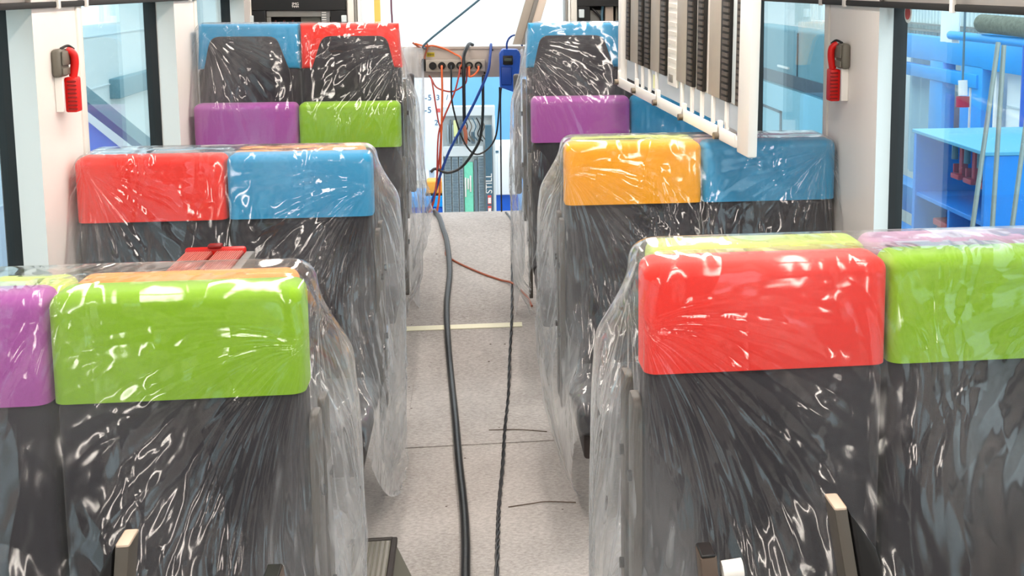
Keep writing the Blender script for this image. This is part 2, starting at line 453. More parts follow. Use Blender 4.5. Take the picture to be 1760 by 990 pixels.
# stair flank outside the left window
t = thing('stair_flank', (-2.6, 9.2, gz), 'blue sloping stair side with grey handrail band outside the left window', 'stairs')
s = MB(); s.prism([(8.2, 1.05), (8.2, 1.155), (10.9, .185), (10.9, .06)], 'x', -2.64, -2.56); s.build('stringer', M_teal, t)
s = MB(); s.prism([(8.2, gz), (8.2, 1.0), (9.7, .42), (10.3, .18), (10.3, gz)], 'x', -2.72, -2.65); s.build('side_panel', mat('stair_blue', '#3f86ea', .5, var=.08, vscale=5), t)
s = MB(); s.box((-2.64, 8.3, gz), (-2.56, 8.4, 1.02)); s.build('post', M_hallblue, t)
s = MB(); s.box((-2.64, 10.4, gz), (-2.56, 10.5, .25)); s.build('post', M_hallblue, t)

# right hall wall: cladding above, white below
h = MB(); h.box((4.4, -4, gz), (4.6, 16, 1.2)); hwr = struct('hall_wall_right', h, M_hallwhite)
cl = MB()
pts = []
for i in range(160):
    y = 3.0 + i * .08; pts += [(4.40, y), (4.40, y+.04), (4.37, y+.045), (4.37, y+.075)]
pts += [(4.6, 3.0 + 160*.08), (4.6, 3.0)]
cl.prism(pts, 'z', 1.2, 3.2); cl.build('cladding', M_clad, hwr, smooth=False)
for z, r_ in ((1.30, .02), (1.36, .015)):
    q = MB(); q.box((4.30, 6, z), (4.36, 14, z+r_)); q.build('wall_duct', M_grey2, hwr)
# blue steel frame
t = thing('steel_frame', (4.05, 9.5, gz), 'bright blue steel frame of beams and posts beyond right window', 'frame')
def fb(name, a, b_, m=M_hallblue):
    q = MB(); q.box(a, b_, .008, 2); return q.build(name, m, t)
fb('top_beam', (4.0, 7.6, 1.08), (4.12, 11.2, 1.29)); fb('mid_beam', (3.98, 9.0, .92), (4.06, 11.2, 1.03))
for ya, yb in ((9.73, 10.02), (8.93, 9.35), (8.2-.45, 8.2-.3)):
    fb('post', (4.0, ya, gz), (4.12, yb, 1.10))
fb('post', (4.06, 8.80, gz), (4.10, 8.85, 1.1), M_white)
fb('post', (4.06, 9.12, gz), (4.0, 9.15, 1.0), M_white)
fb('low_beam', (3.9, 9.9, -.30), (4.1, 11.3, -.06)); fb('low_beam', (3.7, 9.9, -.52), (3.9, 11.3, -.40))
t2 = thing('hall_door', (4.2, 8.4, gz), 'white door leaf inside the blue frame beyond right window', 'door')
q = MB(); q.box((4.14, 7.7, gz), (4.19, 8.78, 1.07), .004, 2); q.build('leaf', M_hallwhite, t2)
q = MB(); q.box((4.128, 7.75, .80), (4.14, 8.75, .812)); q.build('rail', M_pale, t2)
t2 = thing('hall_curtain', (4.25, 10.5, gz), 'pale blue sheet hung between blue posts beyond right window', 'curtain')
q = MB(); pts = [(4.22 + .02*math.sin(i*1.3), 10.05 + i*.05) for i in range(22)]
q.prism(pts + [(p[0]+.01, p[1]) for p in pts[::-1]], 'z', -.05, 1.1); q.build('sheet', mat('pale_blue_sheet', '#bfe4f2', .6), t2)
# cabinet with shelves
t = thing('tool_cabinet', (3.0, 6.1, gz), 'bright blue open tool cabinet with shelves outside right window', 'cabinet')
CX0, CX1, CY0, CY1, CT = 2.6, 3.7, 5.72, 6.72, .895
def cb(name, a, b_, m=M_cabblue):
    q = MB(); q.box(a, b_, .003, 1); return q.build(name, m, t)
cb('side_panel', (CX0, CY0, gz), (CX1, CY0+.035, CT-.02)); cb('side_panel', (CX0, CY1-.035, gz), (CX1, CY1, CT-.02))
cb('back_panel', (CX0+.5, CY0+.035, gz), (CX0+.53, CY1-.035, CT-.02)); cb('top', (CX0-.01, CY0-.01, CT-.02), (CX1, CY1+.01, CT), mat('cabinet_top_blue', '#58aad4', .5))
cb('shelf', (CX0+.01, CY0+.035, .50), (CX0+.5, CY1-.035, .525)); cb('divider', (CX0+.01, 6.19, gz), (CX0+.5, 6.215, .50))
cb('shelf', (CX0+.01, CY0+.035, -.1), (CX0+.5, CY1-.035, -.075))
for i, y in enumerate((5.93, 6.10, 6.27)):
    c_ = thing('screw_clamp', (2.72, y, .70), ['nearest', 'middle', 'farthest'][i] + ' of three red clamps hanging in the blue cabinet', 'clamp', 'red clamps in the blue cabinet')
    q = MB(); q.box((2.70, y-.02, .69), (2.74, y+.02, .873), .006, 2); q.build('bar', M_clampred, c_)
    q = MB(); q.box((2.68, y-.02, .66), (2.76, y+.09, .69), .008, 2); q.box((2.695, y+.075, .69), (2.735, y+.09, .74), .004, 2); q.build('jaw', M_clampred, c_)
    q = MB(); q.cyl((2.69, y+.055, .77), (2.69, y+.055, .86), .018, 12); q.build('spindle', M_slate, c_)
c_ = thing('red_vice', (2.72, 6.42, -.07), 'dark red machine vice on lower shelf of the blue cabinet', 'vice')
q = MB(); q.box((2.66, 6.36, -.0745), (2.90, 6.5, .36), .02); q.build('body', mat('dark_red_paint', '#7a2a2e', .5), c_)
q = MB(); q.box((2.65, 6.30, .36), (2.92, 6.52, .40), .01); q.build('jaw', M_clampred, c_)
q = MB(); q.cyl((2.7, 6.33, .40), (2.7, 6.33, .45), .012, 10); q.build('knob', mat('green_knob', '#39c05c', .4), c_)
c_ = thing('dark_case', (2.72, 6.0, -.07), 'dark purple-blue case on lower shelf of the blue cabinet', 'case')
q = MB(); q.box((2.75, 5.82, -.0745), (3.0, 6.12, .38), .02); q.build('case_body', mat('dark_plum', '#3a3358', .5), c_)
q = MB(); q.box((2.74, 5.9, .38), (2.8, 6.04, .41), .008); q.build('handle', M_clampred, c_)
# long poles leaning beside the cabinet
for i, (a, b_) in enumerate((((2.502, 5.42, 1.468), (2.352, 5.3, .570)), ((2.531, 5.42, 1.454), (2.454, 5.3, .567)), ((2.70, 5.42, 1.50), (2.56, 5.3, .65)))):
    a, b_ = Vector(a), Vector(b_); d = (b_ - a); foot = a + d * ((gz - a.z) / d.z)
    q = MB(); q.tube([a, (a+foot)/2, foot], .012, 10)
    o = q.build('long_pole', M_pole)
    tag(o, ['leftmost, most slanted', 'middle, steeper', 'rightmost'][i] + ' grey pole leaning before the blue cabinet', 'pole', 'grey poles leaning outside right window')
# felt roll on a blue bar
t = thing('felt_roll', (3.45, 7.2, 1.40), 'fuzzy grey-green felt roll lying on the blue beam', 'roll')
q = MB(); q.tube([(3.4, 6.4, 1.478), (3.4, 7.0, 1.478), (3.4, 7.62, 1.485)], .062, 18, False); q.build('felt', M_mat, t)
t = thing('scaffold_bar', (3.4, 7.2, gz), 'blue bar on posts under the grey-green felt roll', 'bar')
q = MB(); q.cyl((3.4, 6.2, 1.385), (3.4, 8.15, 1.385), .03, 14); q.build('bar', M_hallblue, t)
q = MB(); q.cyl((3.4, 6.95, gz), (3.4, 6.95, 1.37), .03, 14); q.build('post', M_deepblue, t)
q = MB(); q.box((3.38, 7.95, 1.37), (4.05, 8.01, 1.40), .004, 1); q.build('arm', M_hallblue, t)
# hanging mains plug
t = thing('hanging_plug', (3.2, 7.43, 3.0), 'red and white mains plug hanging on a cord outside right window', 'plug')
q = MB(); q.cyl((3.2, 7.44, 1.10), (3.2, 7.46, 3.0), .008, 8); q.build('cord', M_slate, t)
q = MB(); q.tube([(3.2, 7.44, 1.12), (3.2, 7.435, 1.08), (3.2, 7.43, 1.02)], .03, 14, False); q.build('plug_body', M_white, t)
q = MB(); q.cyl((3.2, 7.43, 1.015), (3.2, 7.427, .945), .043, 16); q.build('plug_collar', M_clampred, t)
q = MB(); q.box((2.9, 7.3, 3.0), (3.5, 7.6, 3.06)); q.box((3.15, 7.4, 3.0), (4.5, 7.5, 3.06)); q.build('cable_bracket', M_pale, t)
# thin wavy white sheet below a rod, above the blue frame
t = thing('white_sheet', (3.4, 8.2, 1.3), 'thin wavy white sheet high above the blue frame', 'cloth')
q = MB(); pts = [(3.42 + .015*math.sin(i*1.1), 8.06 + i*.018) for i in range(17)]
q.prism(pts + [(p[0]+.006, p[1]) for p in pts[::-1]], 'z', 1.33, 2.2); q.build('sheet', M_hallwhite, t)
q = MB(); q.cyl((3.43, 7.95, 2.21), (3.43, 8.45, 2.21), .015, 10); q.cyl((3.43, 8.4, 2.21), (4.4, 8.4, 2.21), .012, 10); q.build('rod', M_pale, t)
# machine seen through the farther right window
t = thing('teal_machine', (3.2, 10.6, gz), 'teal-grey machine housing with dark band outside farther right window', 'machine')
q = MB(); q.box((3.0, 9.75, gz), (3.25, 12.6, 1.33), .03); q.build('housing', M_teal, t)
q = MB(); q.box((2.985, 9.8, .78), (3.0, 12.5, .90), .004, 1); q.build('band', M_tealdark, t)
q = MB(); q.box((2.99, 9.8, .02), (3.0, 12.5, .76), .004, 1); q.build('lower_panel', mat('pale_teal', '#8cc4d4', .4), t)
q = MB(); q.box((2.98, 11.2, .50), (2.99, 12.2, .525)); q.box((2.98, 11.2, .06), (2.99, 11.26, .525)); q.build('pipe', M_tealdark, t)
q = MB(); q.box((2.985, 11.0, .945), (3.0, 11.4, .965)); q.build('name_strip', M_white, t)
q = MB(); q.box((2.99, 10.7, .90), (3.0, 10.72, 1.3)); q.build('door_gap', M_tealdark, t)

# beyond the open end: sky-blue board, white notice board, wiring cabinet, white box, bench
t = thing('blue_board', (.1, 12.3, gz), 'large sky-blue partition board beyond the open end', 'board')
q = MB(); q.box((-.20, 12.2, gz), (2.2, 12.26, .815)); q.build('panel', M_skyblue, t)
q = MB(); q.box((.4, 12.26, gz), (.46, 12.6, .7)); q.build('stay', M_deepblue, t)
t = thing('notice_board', (-.6, 11.3, gz), 'white notice board with blue hand-drawn numbers beyond the open end', 'board')
q = MB(); q.box((-1.5, 11.2, .02), (-.17, 11.24, .95)); q.build('panel', M_hallwhite, t)
for x in (-1.3, -.4):
    q = MB(); q.box((x, 11.24, gz), (x+.05, 11.28, .5)); q.build('stand', M_pale, t)
for s_, x, z, sz in (('-', -.41, .70, .075), ('5', -.375, .70, .075), ('3', -.30, .70, .07), ('/', -.215, .70, .07), ('-', -.415, .585, .08), ('5', -.38, .585, .08), ('2', -.32, .465, .07), ('.', -.285, .465, .07)):
    text('handwriting', s_, sz, M_ink, t, Matrix.Translation((x, 11.198, z)) @ FACE_CAM)
q = MB(); q.box((-.31, 11.19, .565), (-.06, 11.20, .60)); q.build('tape', M_pinkred, t)
t = thing('wiring_cabinet', (-.03, 10.2, gz), 'open grey wiring cabinet with ribbed terminal columns beyond the open end', 'cabinet')
def wc(name, a, b_, m, bev=.004):
    q = MB(); q.box(a, b_, bev, 1); return q.build(name, m, t)
wc('back_panel', (-.25, 10.06, gz), (.20, 10.1, .735), M_pale)
wc('frame', (-.25, 10.0, .655), (.20, 10.06, .735), M_pale); wc('frame', (.175, 10.0, gz), (.20, 10.06, .66), M_pale); wc('frame', (-.25, 10.0, gz), (-.235, 10.06, .66), M_pale)
wc('cross_bar', (-.235, 10.0, .315), (.10, 10.06, .40), M_pale)
for x0, x1 in ((-.225, -.175), (-.165, -.115), (-.105, -.075), (.055, .10)):
    r = MB(); r.box((x0, 10.02, gz), (x1, 10.06, .31)); rr = r.build('terminal_column', M_rib, t)
    r = MB()
    for i in range(48): r.box((x0+.006, 10.012, gz+.02 + i*.0236), (x1-.004, 10.02, gz+.032 + i*.0236))
    r.build('terminal', M_ribdark, rr)
wc('circuit_board', (-.065, 10.03, -.25), (.01, 10.06, .26), M_green); wc('circuit_board', (-.065, 10.03, gz), (.02, 10.06, -.26), M_hallblue)
for x0 in (-.062, -.04, -.02): wc('module', (x0, 10.015, random.uniform(-.1, .1)), (x0+.014, 10.03, random.uniform(.12, .2)), M_white)
wc('cable_rail', (.02, 10.02, gz), (.045, 10.06, .28), M_ribdark)
wc('post', (.115, 9.97, gz), (.17, 10.0, .58), M_slate)
text('lettering', 'STILL', .075, M_white, t, Matrix.Translation((.1425, 9.968, .085)) @ FACE_CAM @ Matrix.Rotation(math.radians(90), 4, 'Z'))
for z in (-.09, -.18): 
    wc('label', (.128, 9.965, z), (.158, 9.97, z+.075), M_pinkred, 0); wc('label_panel', (.131, 9.963, z+.008), (.155, 9.966, z+.055), M_white, 0)
for i in range(6):
    x = -.20 + i*.022; wc('breaker', (x, 10.02, .42), (x+.014, 10.06, .58 + .04*(i % 2)), M_ribdark if i % 2 else M_rib)
wc('contactor', (-.05, 10.02, .47), (.05, 10.06, .62), M_pale); wc('contactor', (.0, 10.01, .42), (.03, 10.02, .52), M_ribdark)
wc('module', (-.145, 10.01, .48), (-.11, 10.02, .62), mat('pale_lime', '#dfe8a8', .5))
for k in range(5):
    q = MB(); x = -.06 + k*.035; q.tube([(x, 10.0, .64), (x+.03, 9.99, .57), (x+.01, 9.99, .50), (x+.05, 10.0, .44)], .005, 6); q.build('wire', [M_black, M_grey, M_slate][k % 3], t)
q = MB(); q.tube([(-.06, 9.98, .58), (-.045, 9.975, .50), (-.05, 9.98, .42)], .016, 8); q.build('wire_bundle', M_brownred, t)
t = thing('white_box', (.28, 11.1, gz), 'tall white cupboard right of the wiring cabinet beyond the open end', 'cupboard')
q = MB(); q.box((.17, 10.9, -.18), (.42, 11.3, .285), .012); q.build('body', M_hallwhite, t)
q = MB(); q.box((.20, 10.892, .215), (.245, 10.902, .235)); q.build('handle', M_slate, t)
q = MB(); q.box((.23, 10.893, -.17), (.236, 10.9, .19)); q.build('door_gap', M_pale, t)
q = MB(); q.box((.17, 10.95, gz), (.42, 11.3, -.18)); q.build('plinth', M_deepblue, t)
q = MB(); q.cyl((.19, 10.945, -.30), (.19, 10.93, -.30), .022, 16); q.build('badge', M_pinkred, t)
t = thing('work_bench', (-.45, 10.7, gz), 'blue bench with dark blue front left of the wiring cabinet', 'bench')
q = MB(); q.box((-.75, 10.5, gz), (-.25, 10.9, -.20), .01); q.build('front_panel', M_deepblue, t)
q = MB(); q.box((-.76, 10.48, -.20), (-.25, 10.92, -.10), .01); q.build('top', M_hallblue, t)
t = thing('amber_tray', (-.34, 10.6, -.1), 'amber plastic tray on the blue bench beyond the open end', 'tray')
q = MB(); q.box((-.40, 10.5, -.085), (-.26, 10.7, .03), .015); q.build('tray_body', M_amber, t)
q = MB(); q.box((-.41, 10.49, -.10), (-.25, 10.71, -.085), .004); q.build('tray_foot', M_black, t)

# ------------------------------------------------------------------ seats
def head_block(mb, x0, x1, y0, y1, z0, z1):
    t = bmesh.new(); bmesh.ops.create_cube(t, size=1)
    for v in t.verts: v.co = Vector((x0 + (x1 - x0) * (v.co.x + .5), y0 + (y1 - y0) * (v.co.y + .5), z0 + (z1 - z0) * (v.co.z + .5)))
    top = [e for e in t.edges if max(v.co.z for v in e.verts) > z1 - 1e-5]      # soft top and sides, straight lower seam
    bmesh.ops.bevel(t, geom=top, offset=.026, segments=5, profile=.5, affect='EDGES')
    mb.add(t)

SEAM = .003
def double_seat(xl, xr, yf, facing, colours, zt, zfloor, label, group='double seats', rear=None):
    """facing -1: seats face the camera (their front is at yf); +1: seats face away and yf is their rear"""
    xm = (xl + xr) / 2; D = .105
    yc = yf + D / 2
    t = thing('double_seat', (xm, yc, zfloor), label, 'seat', group)
    zb = zt - .205                                        # lower edge of the coloured head
    for i, (a, b_) in enumerate(((xl, xm - SEAM), (xm + SEAM, xr))):
        if facing > 0 and not rear: a, b_ = (a, b_ - .03 * i) if xl < 0 else (a + .03 * (1 - i), b_)
        hb = MB()
        if rear:
            out = [(a + (.012 if i == 0 else 0), zt), (b_ - (.0 if i == 0 else .012), zt), (b_, zb), (a, zb)]
            hb.prism(out, 'y', yf, yf + D, bevel=.02, seg=3)
        else:
            head_block(hb, a, b_, yf - .01, yf + D, zb, zt)
        o = hb.build('headrest', FAB[colours[i]], t); o['label'] = colours[i].replace('pale', 'pale ').replace('bluegrey', 'blue-grey') + ' fabric headrest'
        bb = MB(); bb.box((a + .002, yf, zfloor + .40), (b_ - .002, yf + D - .01, zb + .004), .02, 3)
        bb.build('backrest', M_dark, t)
        if rear:                                           # dark panel set into the coloured head
            w0 = .065 if i == 0 else .10; w1 = .10 if i == 0 else .065
            o0 = .030 if i == 0 else .045; o1 = .045 if i == 0 else .030
            pl = [(a + w0, zt - .055), (b_ - w1, zt - .055), (b_ - o1, zb - .01), (b_ - .03, zb - .22), (a + .03, zb - .22), (a + o0, zb - .01)]
            bm2 = MB(); tmp = bmesh.new()
            fine = round_poly(pl, [.05, .05, .02, .02, .02, .02])
            bm2.prism(fine, 'y', yf - .012, yf + .02, bevel=.006, seg=2); tmp.free()
            bm2.build('back_panel', M_dark, t)
        cy0, cy1 = (yf - .43, yf + .02) if facing < 0 else (yf + D - .02, yf + D + .43)
        cu = MB(); cu.box((a + .004, cy0, zfloor + .36), (b_ - .004, cy1, zfloor + .46), .03, 4); cu.build('cushion', M_dark, t)
    cy0, cy1 = (yf - .40, yf + .05) if facing < 0 else (yf + .05, yf + D + .40)
    p = MB(); p.box((xl + .02, cy0, zfloor + .28), (xr - .02, cy1, zfloor + .365), .012); p.build('seat_pan', M_brown, t)
    lg = MB(); ym = (cy0 + cy1) / 2
    lg.box((xm - .06, ym - .10, zfloor + .02), (xm + .06, ym + .10, zfloor + .285), .015); lg.build('leg', M_grey2, t)
    lg = MB(); lg.box((xm - .22, ym - .16, zfloor), (xm + .22, ym + .16, zfloor + .022), .006); lg.build('base_plate', M_grey2, t)
    xa = xr if xl < 0 else xl; sg = 1 if xl < 0 else -1    # aisle side
    x0, x1 = sorted((xa + sg * .002, xa + sg * .018))
    f = MB(); f.prism(round_poly([(yf + .012, zt - .26), (yf + D - .02, zt - .26), (yf + D - .02, zfloor + .30), (yf + .012, zfloor + .30)], [.02, .02, .01, .01]), 'x', x0, x1, bevel=.003)
    sf = f.build('side_frame', M_frame, t); sf['label'] = 'beige metal side frame'
    for z in (zt - .42, zt - .66):
        bo = MB(); bo.cyl((xa + sg * .018, yf + .045, z), (xa + sg * .026, yf + .045, z), .011, 12); bo.build('bolt', M_black, sf)
    return t

def round_poly(pts, rad, n=5):
    out = []; N = len(pts)
    for i in range(N):
        p = Vector(pts[i]); a = Vector(pts[i-1]); b_ = Vector(pts[(i+1) % N]); r = rad[i]
        if r <= 0: out.append(tuple(p)); continue
        u = (a - p).normalized(); v = (b_ - p).normalized()
        ang = math.acos(max(-1, min(1, u.dot(v)))); d = r / math.tan(ang/2)
        p0 = p + u*d; p1 = p + v*d
        for k in range(n+1):
            s_ = k / n; out.append(tuple((1-s_)**2 * p0 + 2*(1-s_)*s_ * p + s_*s_ * p1))
    return out

XL0, XL1, XR0, XR1 = -1.228, -.32, .308, 1.238
ROW = dict(AL=2.24, AR=2.10, BL=3.88, BR=3.92, CL=5.52, CR=5.38)
ZT = 1.215
seatsA = {}
seatsA['AL'] = double_seat(XL0, XL1, ROW['AL'], -1, ('purple', 'lime'), 1.181, 0, 'nearest left double seat facing camera with purple and lime green headrests')
seatsA['AR'] = double_seat(XR0, XR1, ROW['AR'], -1, ('red', 'lime'), 1.235, 0, 'nearest right double seat facing camera with red and lime green headrests')
double_seat(XL0, XL1, ROW['BL'], -1, ('red', 'blue'), 1.205, 0, 'second row left double seat facing camera with red and blue headrests')
double_seat(XR0, XR1, ROW['BR'], -1, ('yellow', 'blue'), 1.215, 0, 'second row right double seat facing camera with yellow and blue headrests')
double_seat(XL0, XL1, ROW['CL'], -1, ('purple', 'lime'), 1.21, 0, 'far left double seat with purple and lime headrests below the taller seat')
double_seat(XR0-.036, XR1-.06, ROW['CR'], -1, ('purple', 'blue'), 1.235, 0, 'far right double seat with purple and blue headrests below the taller seat')
for key, cols, zt, lab in (('AL', ('palegreen', 'orange'), 1.172, 'double seat back to back behind the purple and lime seat, orange headrest edge'),
                           ('AR', ('palegreen', 'mauve'), 1.240, 'double seat back to back behind the red and lime seat, pale green edge'),
                           ('BL', ('bluegrey', 'orange'), 1.208, 'double seat back to back behind the red and blue seat'),
                           ('BR', ('palegreen', 'mauve'), 1.218, 'double seat back to back behind the yellow and blue seat')):
    xl, xr = (XL0, XL1) if key[1] == 'L' else (XR0, XR1)
    double_seat(xl, xr, ROW[key] + .120, 1, cols, zt, 0, lab)
DL = double_seat(XL0 - .0, XL1 + .005, 5.645, 1, ('blue', 'red'), 1.562, RAMP_H, 'taller raised left double seat seen from behind, blue and red edged', rear=True)
DR = double_seat(XR0 - .05, XR1 - .07, 5.505, 1, ('blue', 'yellow'), 1.565, RAMP_H, 'taller raised right double seat seen from behind, blue edged', rear=True)
for t, x, y in ((DL, XL1 + .012, 5.93), (DR, XR0 - .065, 5.80)):       # grab bars on the aisle side
    q = MB(); x0, x1 = sorted((x, x + (.035 if x < 0 else -.035))); q.box((x0, y, .72), (x1, y+.05, 1.31), .012, 3)
    q.build('grab_bar', mat('dark_grey_bar', '#4a4a4c', .4), t)
    q = MB(); x0, x1 = sorted((x + (.001 if x < 0 else -.001), x - (.06 if x < 0 else -.06))); q.box((x0, y-.02 - .22, .80), (x1, y+.03, .86), .01); q.build('grab_bar_mount', M_black, t)

# raised armrests of the nearest seats
def armrest(t, sgn, x, y, zt, lean):
    q = MB()
    # grey spine
    a = [(x - .011, zt), (x + .011, zt), (x + .011 + lean, zt - .55), (x - .011 + lean, zt - .55)]
    q.prism(a, 'y', y - .03, y + .03, bevel=.004); o = q.build('armrest', M_armgrey, t)
    q = MB(); q.box((x - .0105, y - .029, zt - .001), (x + .0105, y + .029, zt + .004), .004, 2); q.build('armrest_cap', mat('pale_beige_cap', '#cdb9a6', .5), o)
    pad = [(x + sgn*.012, zt), (x + sgn*.022, zt - .015), (x + sgn*.036 + lean*.25, zt - .07), (x + sgn*.044 + lean*.55, zt - .2), (x + sgn*.05 + lean, zt - .55), (x + sgn*.012 + lean, zt - .55)]
    if sgn < 0: pad = pad[::-1]
    q = MB(); q.prism(pad, 'y', y - .034, y + .034, bevel=.006); p = q.build('armrest_pad', M_black, o); p['label'] = 'black armrest pad'
    q = MB(); q.box((x + lean - .02, y - .03, zt - .60), (x + lean + .02, 2.3, zt - .54), .01); q.build('armrest_mount', M_grey2, o)
armrest(seatsA['AR'], 1, .582, 1.80, .897, .10)
armrest(seatsA['AL'], -1, -.557, 1.90, .862, -.06)
def hinge(t, x, y, zt, bush):
    q = MB(); q.prism([(x - .015, zt), (x + .012, zt + .002), (x + .045, zt - .30), (x + .015, zt - .30)], 'y', y - .025, y + .025, bevel=.003)
    o = q.build('armrest_bracket', mat('brown_grey_bracket', '#5d4f45', .5), t)
    q = MB(); q.box((x - .014, y - .024, zt), (x + .011, y + .024, zt + .006), .002, 1); q.build('bracket_cap', M_black, o)
    if bush:
        q = MB(); q.cyl((x + .022, y - .02, zt - .026), (x + .056, y - .02, zt - .023), .017, 18); b2 = q.build('bush', M_white, o); b2['label'] = 'white plastic bush'
    q = MB(); q.box((x + .028, y + .005, zt - .30), (x + .055, y + .03, zt - .055), .004, 2); q.build('bracket_arm', M_black, o)
    q = MB(); q.box((x - .0, y - .02, zt - .33), (x + .05, 2.3, zt - .28), .008); q.build('bracket_mount', M_brown, o)
hinge(seatsA['AR'], .375, 1.84, .806, True)
hinge(seatsA['AL'], -.338, 1.93, .772, False)

# ------------------------------------------------------------------ plastic covers: a bag of film dropped on each pair of seats
def drape(name, label, boxes, xl, xr, ya, yb, ztop, lf, lb, wt, wh, seed, stitch=.75, nu=104, wall=None, steps=115, cling=.05, k=.50):
    r = np.random.default_rng(seed)
    thick = yb - ya; Lt = thick + .05; L = lf + Lt + lb
    nv = int(nu * L / wt * .8); nv += nv % 2
    s = np.linspace(0, L, nv + 1); u = np.linspace(-.5, .5, nu + 1)
    dist = np.abs(s - (lf + Lt/2)) / max(lf, lb)
    W = wt + (wh - wt) * np.clip(dist, 0, 1) ** 1.3
    left = wall < 0                                        # the open hem is at the wall, the closed edge at the aisle
    t01 = (u + .5) if left else (.5 - u)
    X = ((xl - .03) + t01[None, :] * W[:, None]) if left else ((xr + .03) - t01[None, :] * W[:, None])
    rest = np.stack([X, np.repeat(s[:, None], nu + 1, 1)], -1).astype(np.float32)
    # start shape: a tent over the seats
    P = np.zeros((nv + 1, nu + 1, 3), np.float32)
    P[..., 0] = X
    sf = np.clip(lf - s, 0, None); sb = np.clip(s - lf - Lt, 0, None)
    P[..., 1] = (ya - .025 + np.clip(s - lf, 0, Lt) - sf * k - 0 + sb * k)[:, None]
    P[..., 2] = (ztop + .03 - (sf + sb) * math.sqrt(1 - k*k))[:, None]
    P += r.normal(0, .0015, P.shape).astype(np.float32)
    wob = sum(np.sin(u * f + ph) * a for f, ph, a in zip(r.uniform(8, 34, 5), r.uniform(0, 6, 5), r.uniform(.006, .018, 5)))
    P[..., 1] += (wob[None, :] * np.clip(dist, 0, 1)[:, None] * np.sign(s - L/2)[:, None]).astype(np.float32)
    V = np.zeros_like(P)
    def rl(A, B): return np.linalg.norm(rest[A] - rest[B], axis=-1)[..., None]
    cons = []
    def add(A, B, stiff): cons.append((A, B, rl(A, B), stiff))
    sl = slice
    for o in (0, 1):
        n = (nu - o + 1) // 2
        add((sl(None), sl(o, o + 2*n - 1, 2)), (sl(None), sl(o + 1, o + 2*n, 2)), 1.0)
        m = (nv - o + 1) // 2
        add((sl(o, o + 2*m - 1, 2), sl(None)), (sl(o + 1, o + 2*m, 2), sl(None)), 1.0)
    for oi in (0, 1):
        n = (nu - oi + 1) // 2
        for oj in (0, 1):
            m = (nv - oj + 1) // 2
            A = (sl(oj, oj + 2*m - 1, 2), sl(oi, oi + 2*n - 1, 2)); B = (sl(oj + 1, oj + 2*m, 2), sl(oi + 1, oi + 2*n, 2))
            add(A, B, .7)
            A = (sl(oj + 1, oj + 2*m, 2), sl(oi, oi + 2*n - 1, 2)); B = (sl(oj, oj + 2*m - 1, 2), sl(oi + 1, oi + 2*n, 2))
            add(A, B, .7)
    # light bending resistance
    for q in (3,):
        for o in range(2 * q):
            pass
    bend = []
    for q, st in ((2, .10), (5, .05)):
        bend.append((q, st))
    jmid = nv // 2
    js = np.array([j for j in range(1, jmid) if (s[jmid] - s[j]) < stitch * max(lf, lb)])
    jm = nv - js
    bx = [(np.array([(a[i] + b_[i]) / 2 for i in range(3)], np.float32), np.array([(b_[i] - a[i]) / 2 for i in range(3)], np.float32), rad) for a, b_, rad in boxes]
    dt = 1 / 60.
    stitch0 = {i: np.linalg.norm(P[jm, i] - P[js, i], axis=-1)[:, None] for i in ((-1,) if left else (0,))}
    def collide(P, P0):
        for c, hh, rad in bx:
            d = P - c; q = np.abs(d) - (hh - rad)
            near = (q < rad + .01).all(-1)
            idx = np.nonzero(near)
            if len(idx[0]) == 0: continue
            dd = d[idx]; qq = q[idx]
            qp = np.maximum(qq, 0); ln = np.linalg.norm(qp, axis=-1); mx = qq.max(-1)
            dist_ = ln + np.minimum(mx, 0) - rad - .005
            hit = dist_ < 0
            if not hit.any(): continue
            g = np.where(ln[:, None] > 1e-6, qp / np.maximum(ln, 1e-6)[:, None], (qq == mx[:, None]).astype(np.float32)) * np.sign(dd)
            g[:, 2] = np.where((ln < 1e-6) & (g[:, 2] < 0), 0, g[:, 2])
            I = (idx[0][hit], idx[1][hit])
            pn = P[I] - g[hit] * dist_[hit][:, None]
            tang = pn - P0[I]
            tang -= g[hit] * (tang * g[hit]).sum(-1)[:, None]
            P[I] = pn - .6 * tang
        return P
    for it in range(steps):
        V[..., 2] -= 1.3 * dt
        V *= .965
        if it < 40:                                       # the film clings to the seat backs as air leaves the bag
            V[..., 1] += (np.sign((ya + yb)/2 - P[..., 1]) * cling * np.clip(dist, 0, 1)[:, None]).astype(np.float32)
        P0 = P.copy(); P = P + V * dt
        for sub in range(7):
            for A, B, r0, st in cons:
                a, b_ = P[A], P[B]; d = b_ - a
                ln = np.sqrt((d * d).sum(-1, keepdims=True)) + 1e-9
                c = d * ((ln - r0) / ln * (.5 * st))
                P[A] += c; P[B] -= c
            if sub % 3 == 0:
                for q, st in bend:
                    lap = P[:, :-2*q] + P[:, 2*q:] - 2 * P[:, q:-q]
                    P[:, q:-q] += lap * (st * .25)
                    lap = P[:-2*q] + P[2*q:] - 2 * P[q:-q]
                    P[q:-q] += lap * (st * .25)
            for i in stitch0:
                d = P[jm, i] - P[js, i]; ln = np.sqrt((d * d).sum(-1, keepdims=True)) + 1e-9
                gap = stitch0[i] * max(0., 1 - it / 60)
                c = d * (np.maximum(ln - gap, 0) / ln * .45)
                P[js, i] += c; P[jm, i] -= c
            P = collide(P, P0)
            if sub in (3, 6):
                wc = 0 if left else -1                     # taped down along the wall
                P[:, wc, 0] = (xl - .016) if left else (xr + .010)
                if wall is not None:
                    P[..., 0] = np.maximum(P[..., 0], wall) if wall < 0 else np.minimum(P[..., 0], wall)
                P[..., 2] = np.maximum(P[..., 2], .012)
        V = (P - P0) / dt
        sp = np.linalg.norm(V, axis=-1, keepdims=True); V *= np.minimum(1, 1.5 / np.maximum(sp, 1e-6))
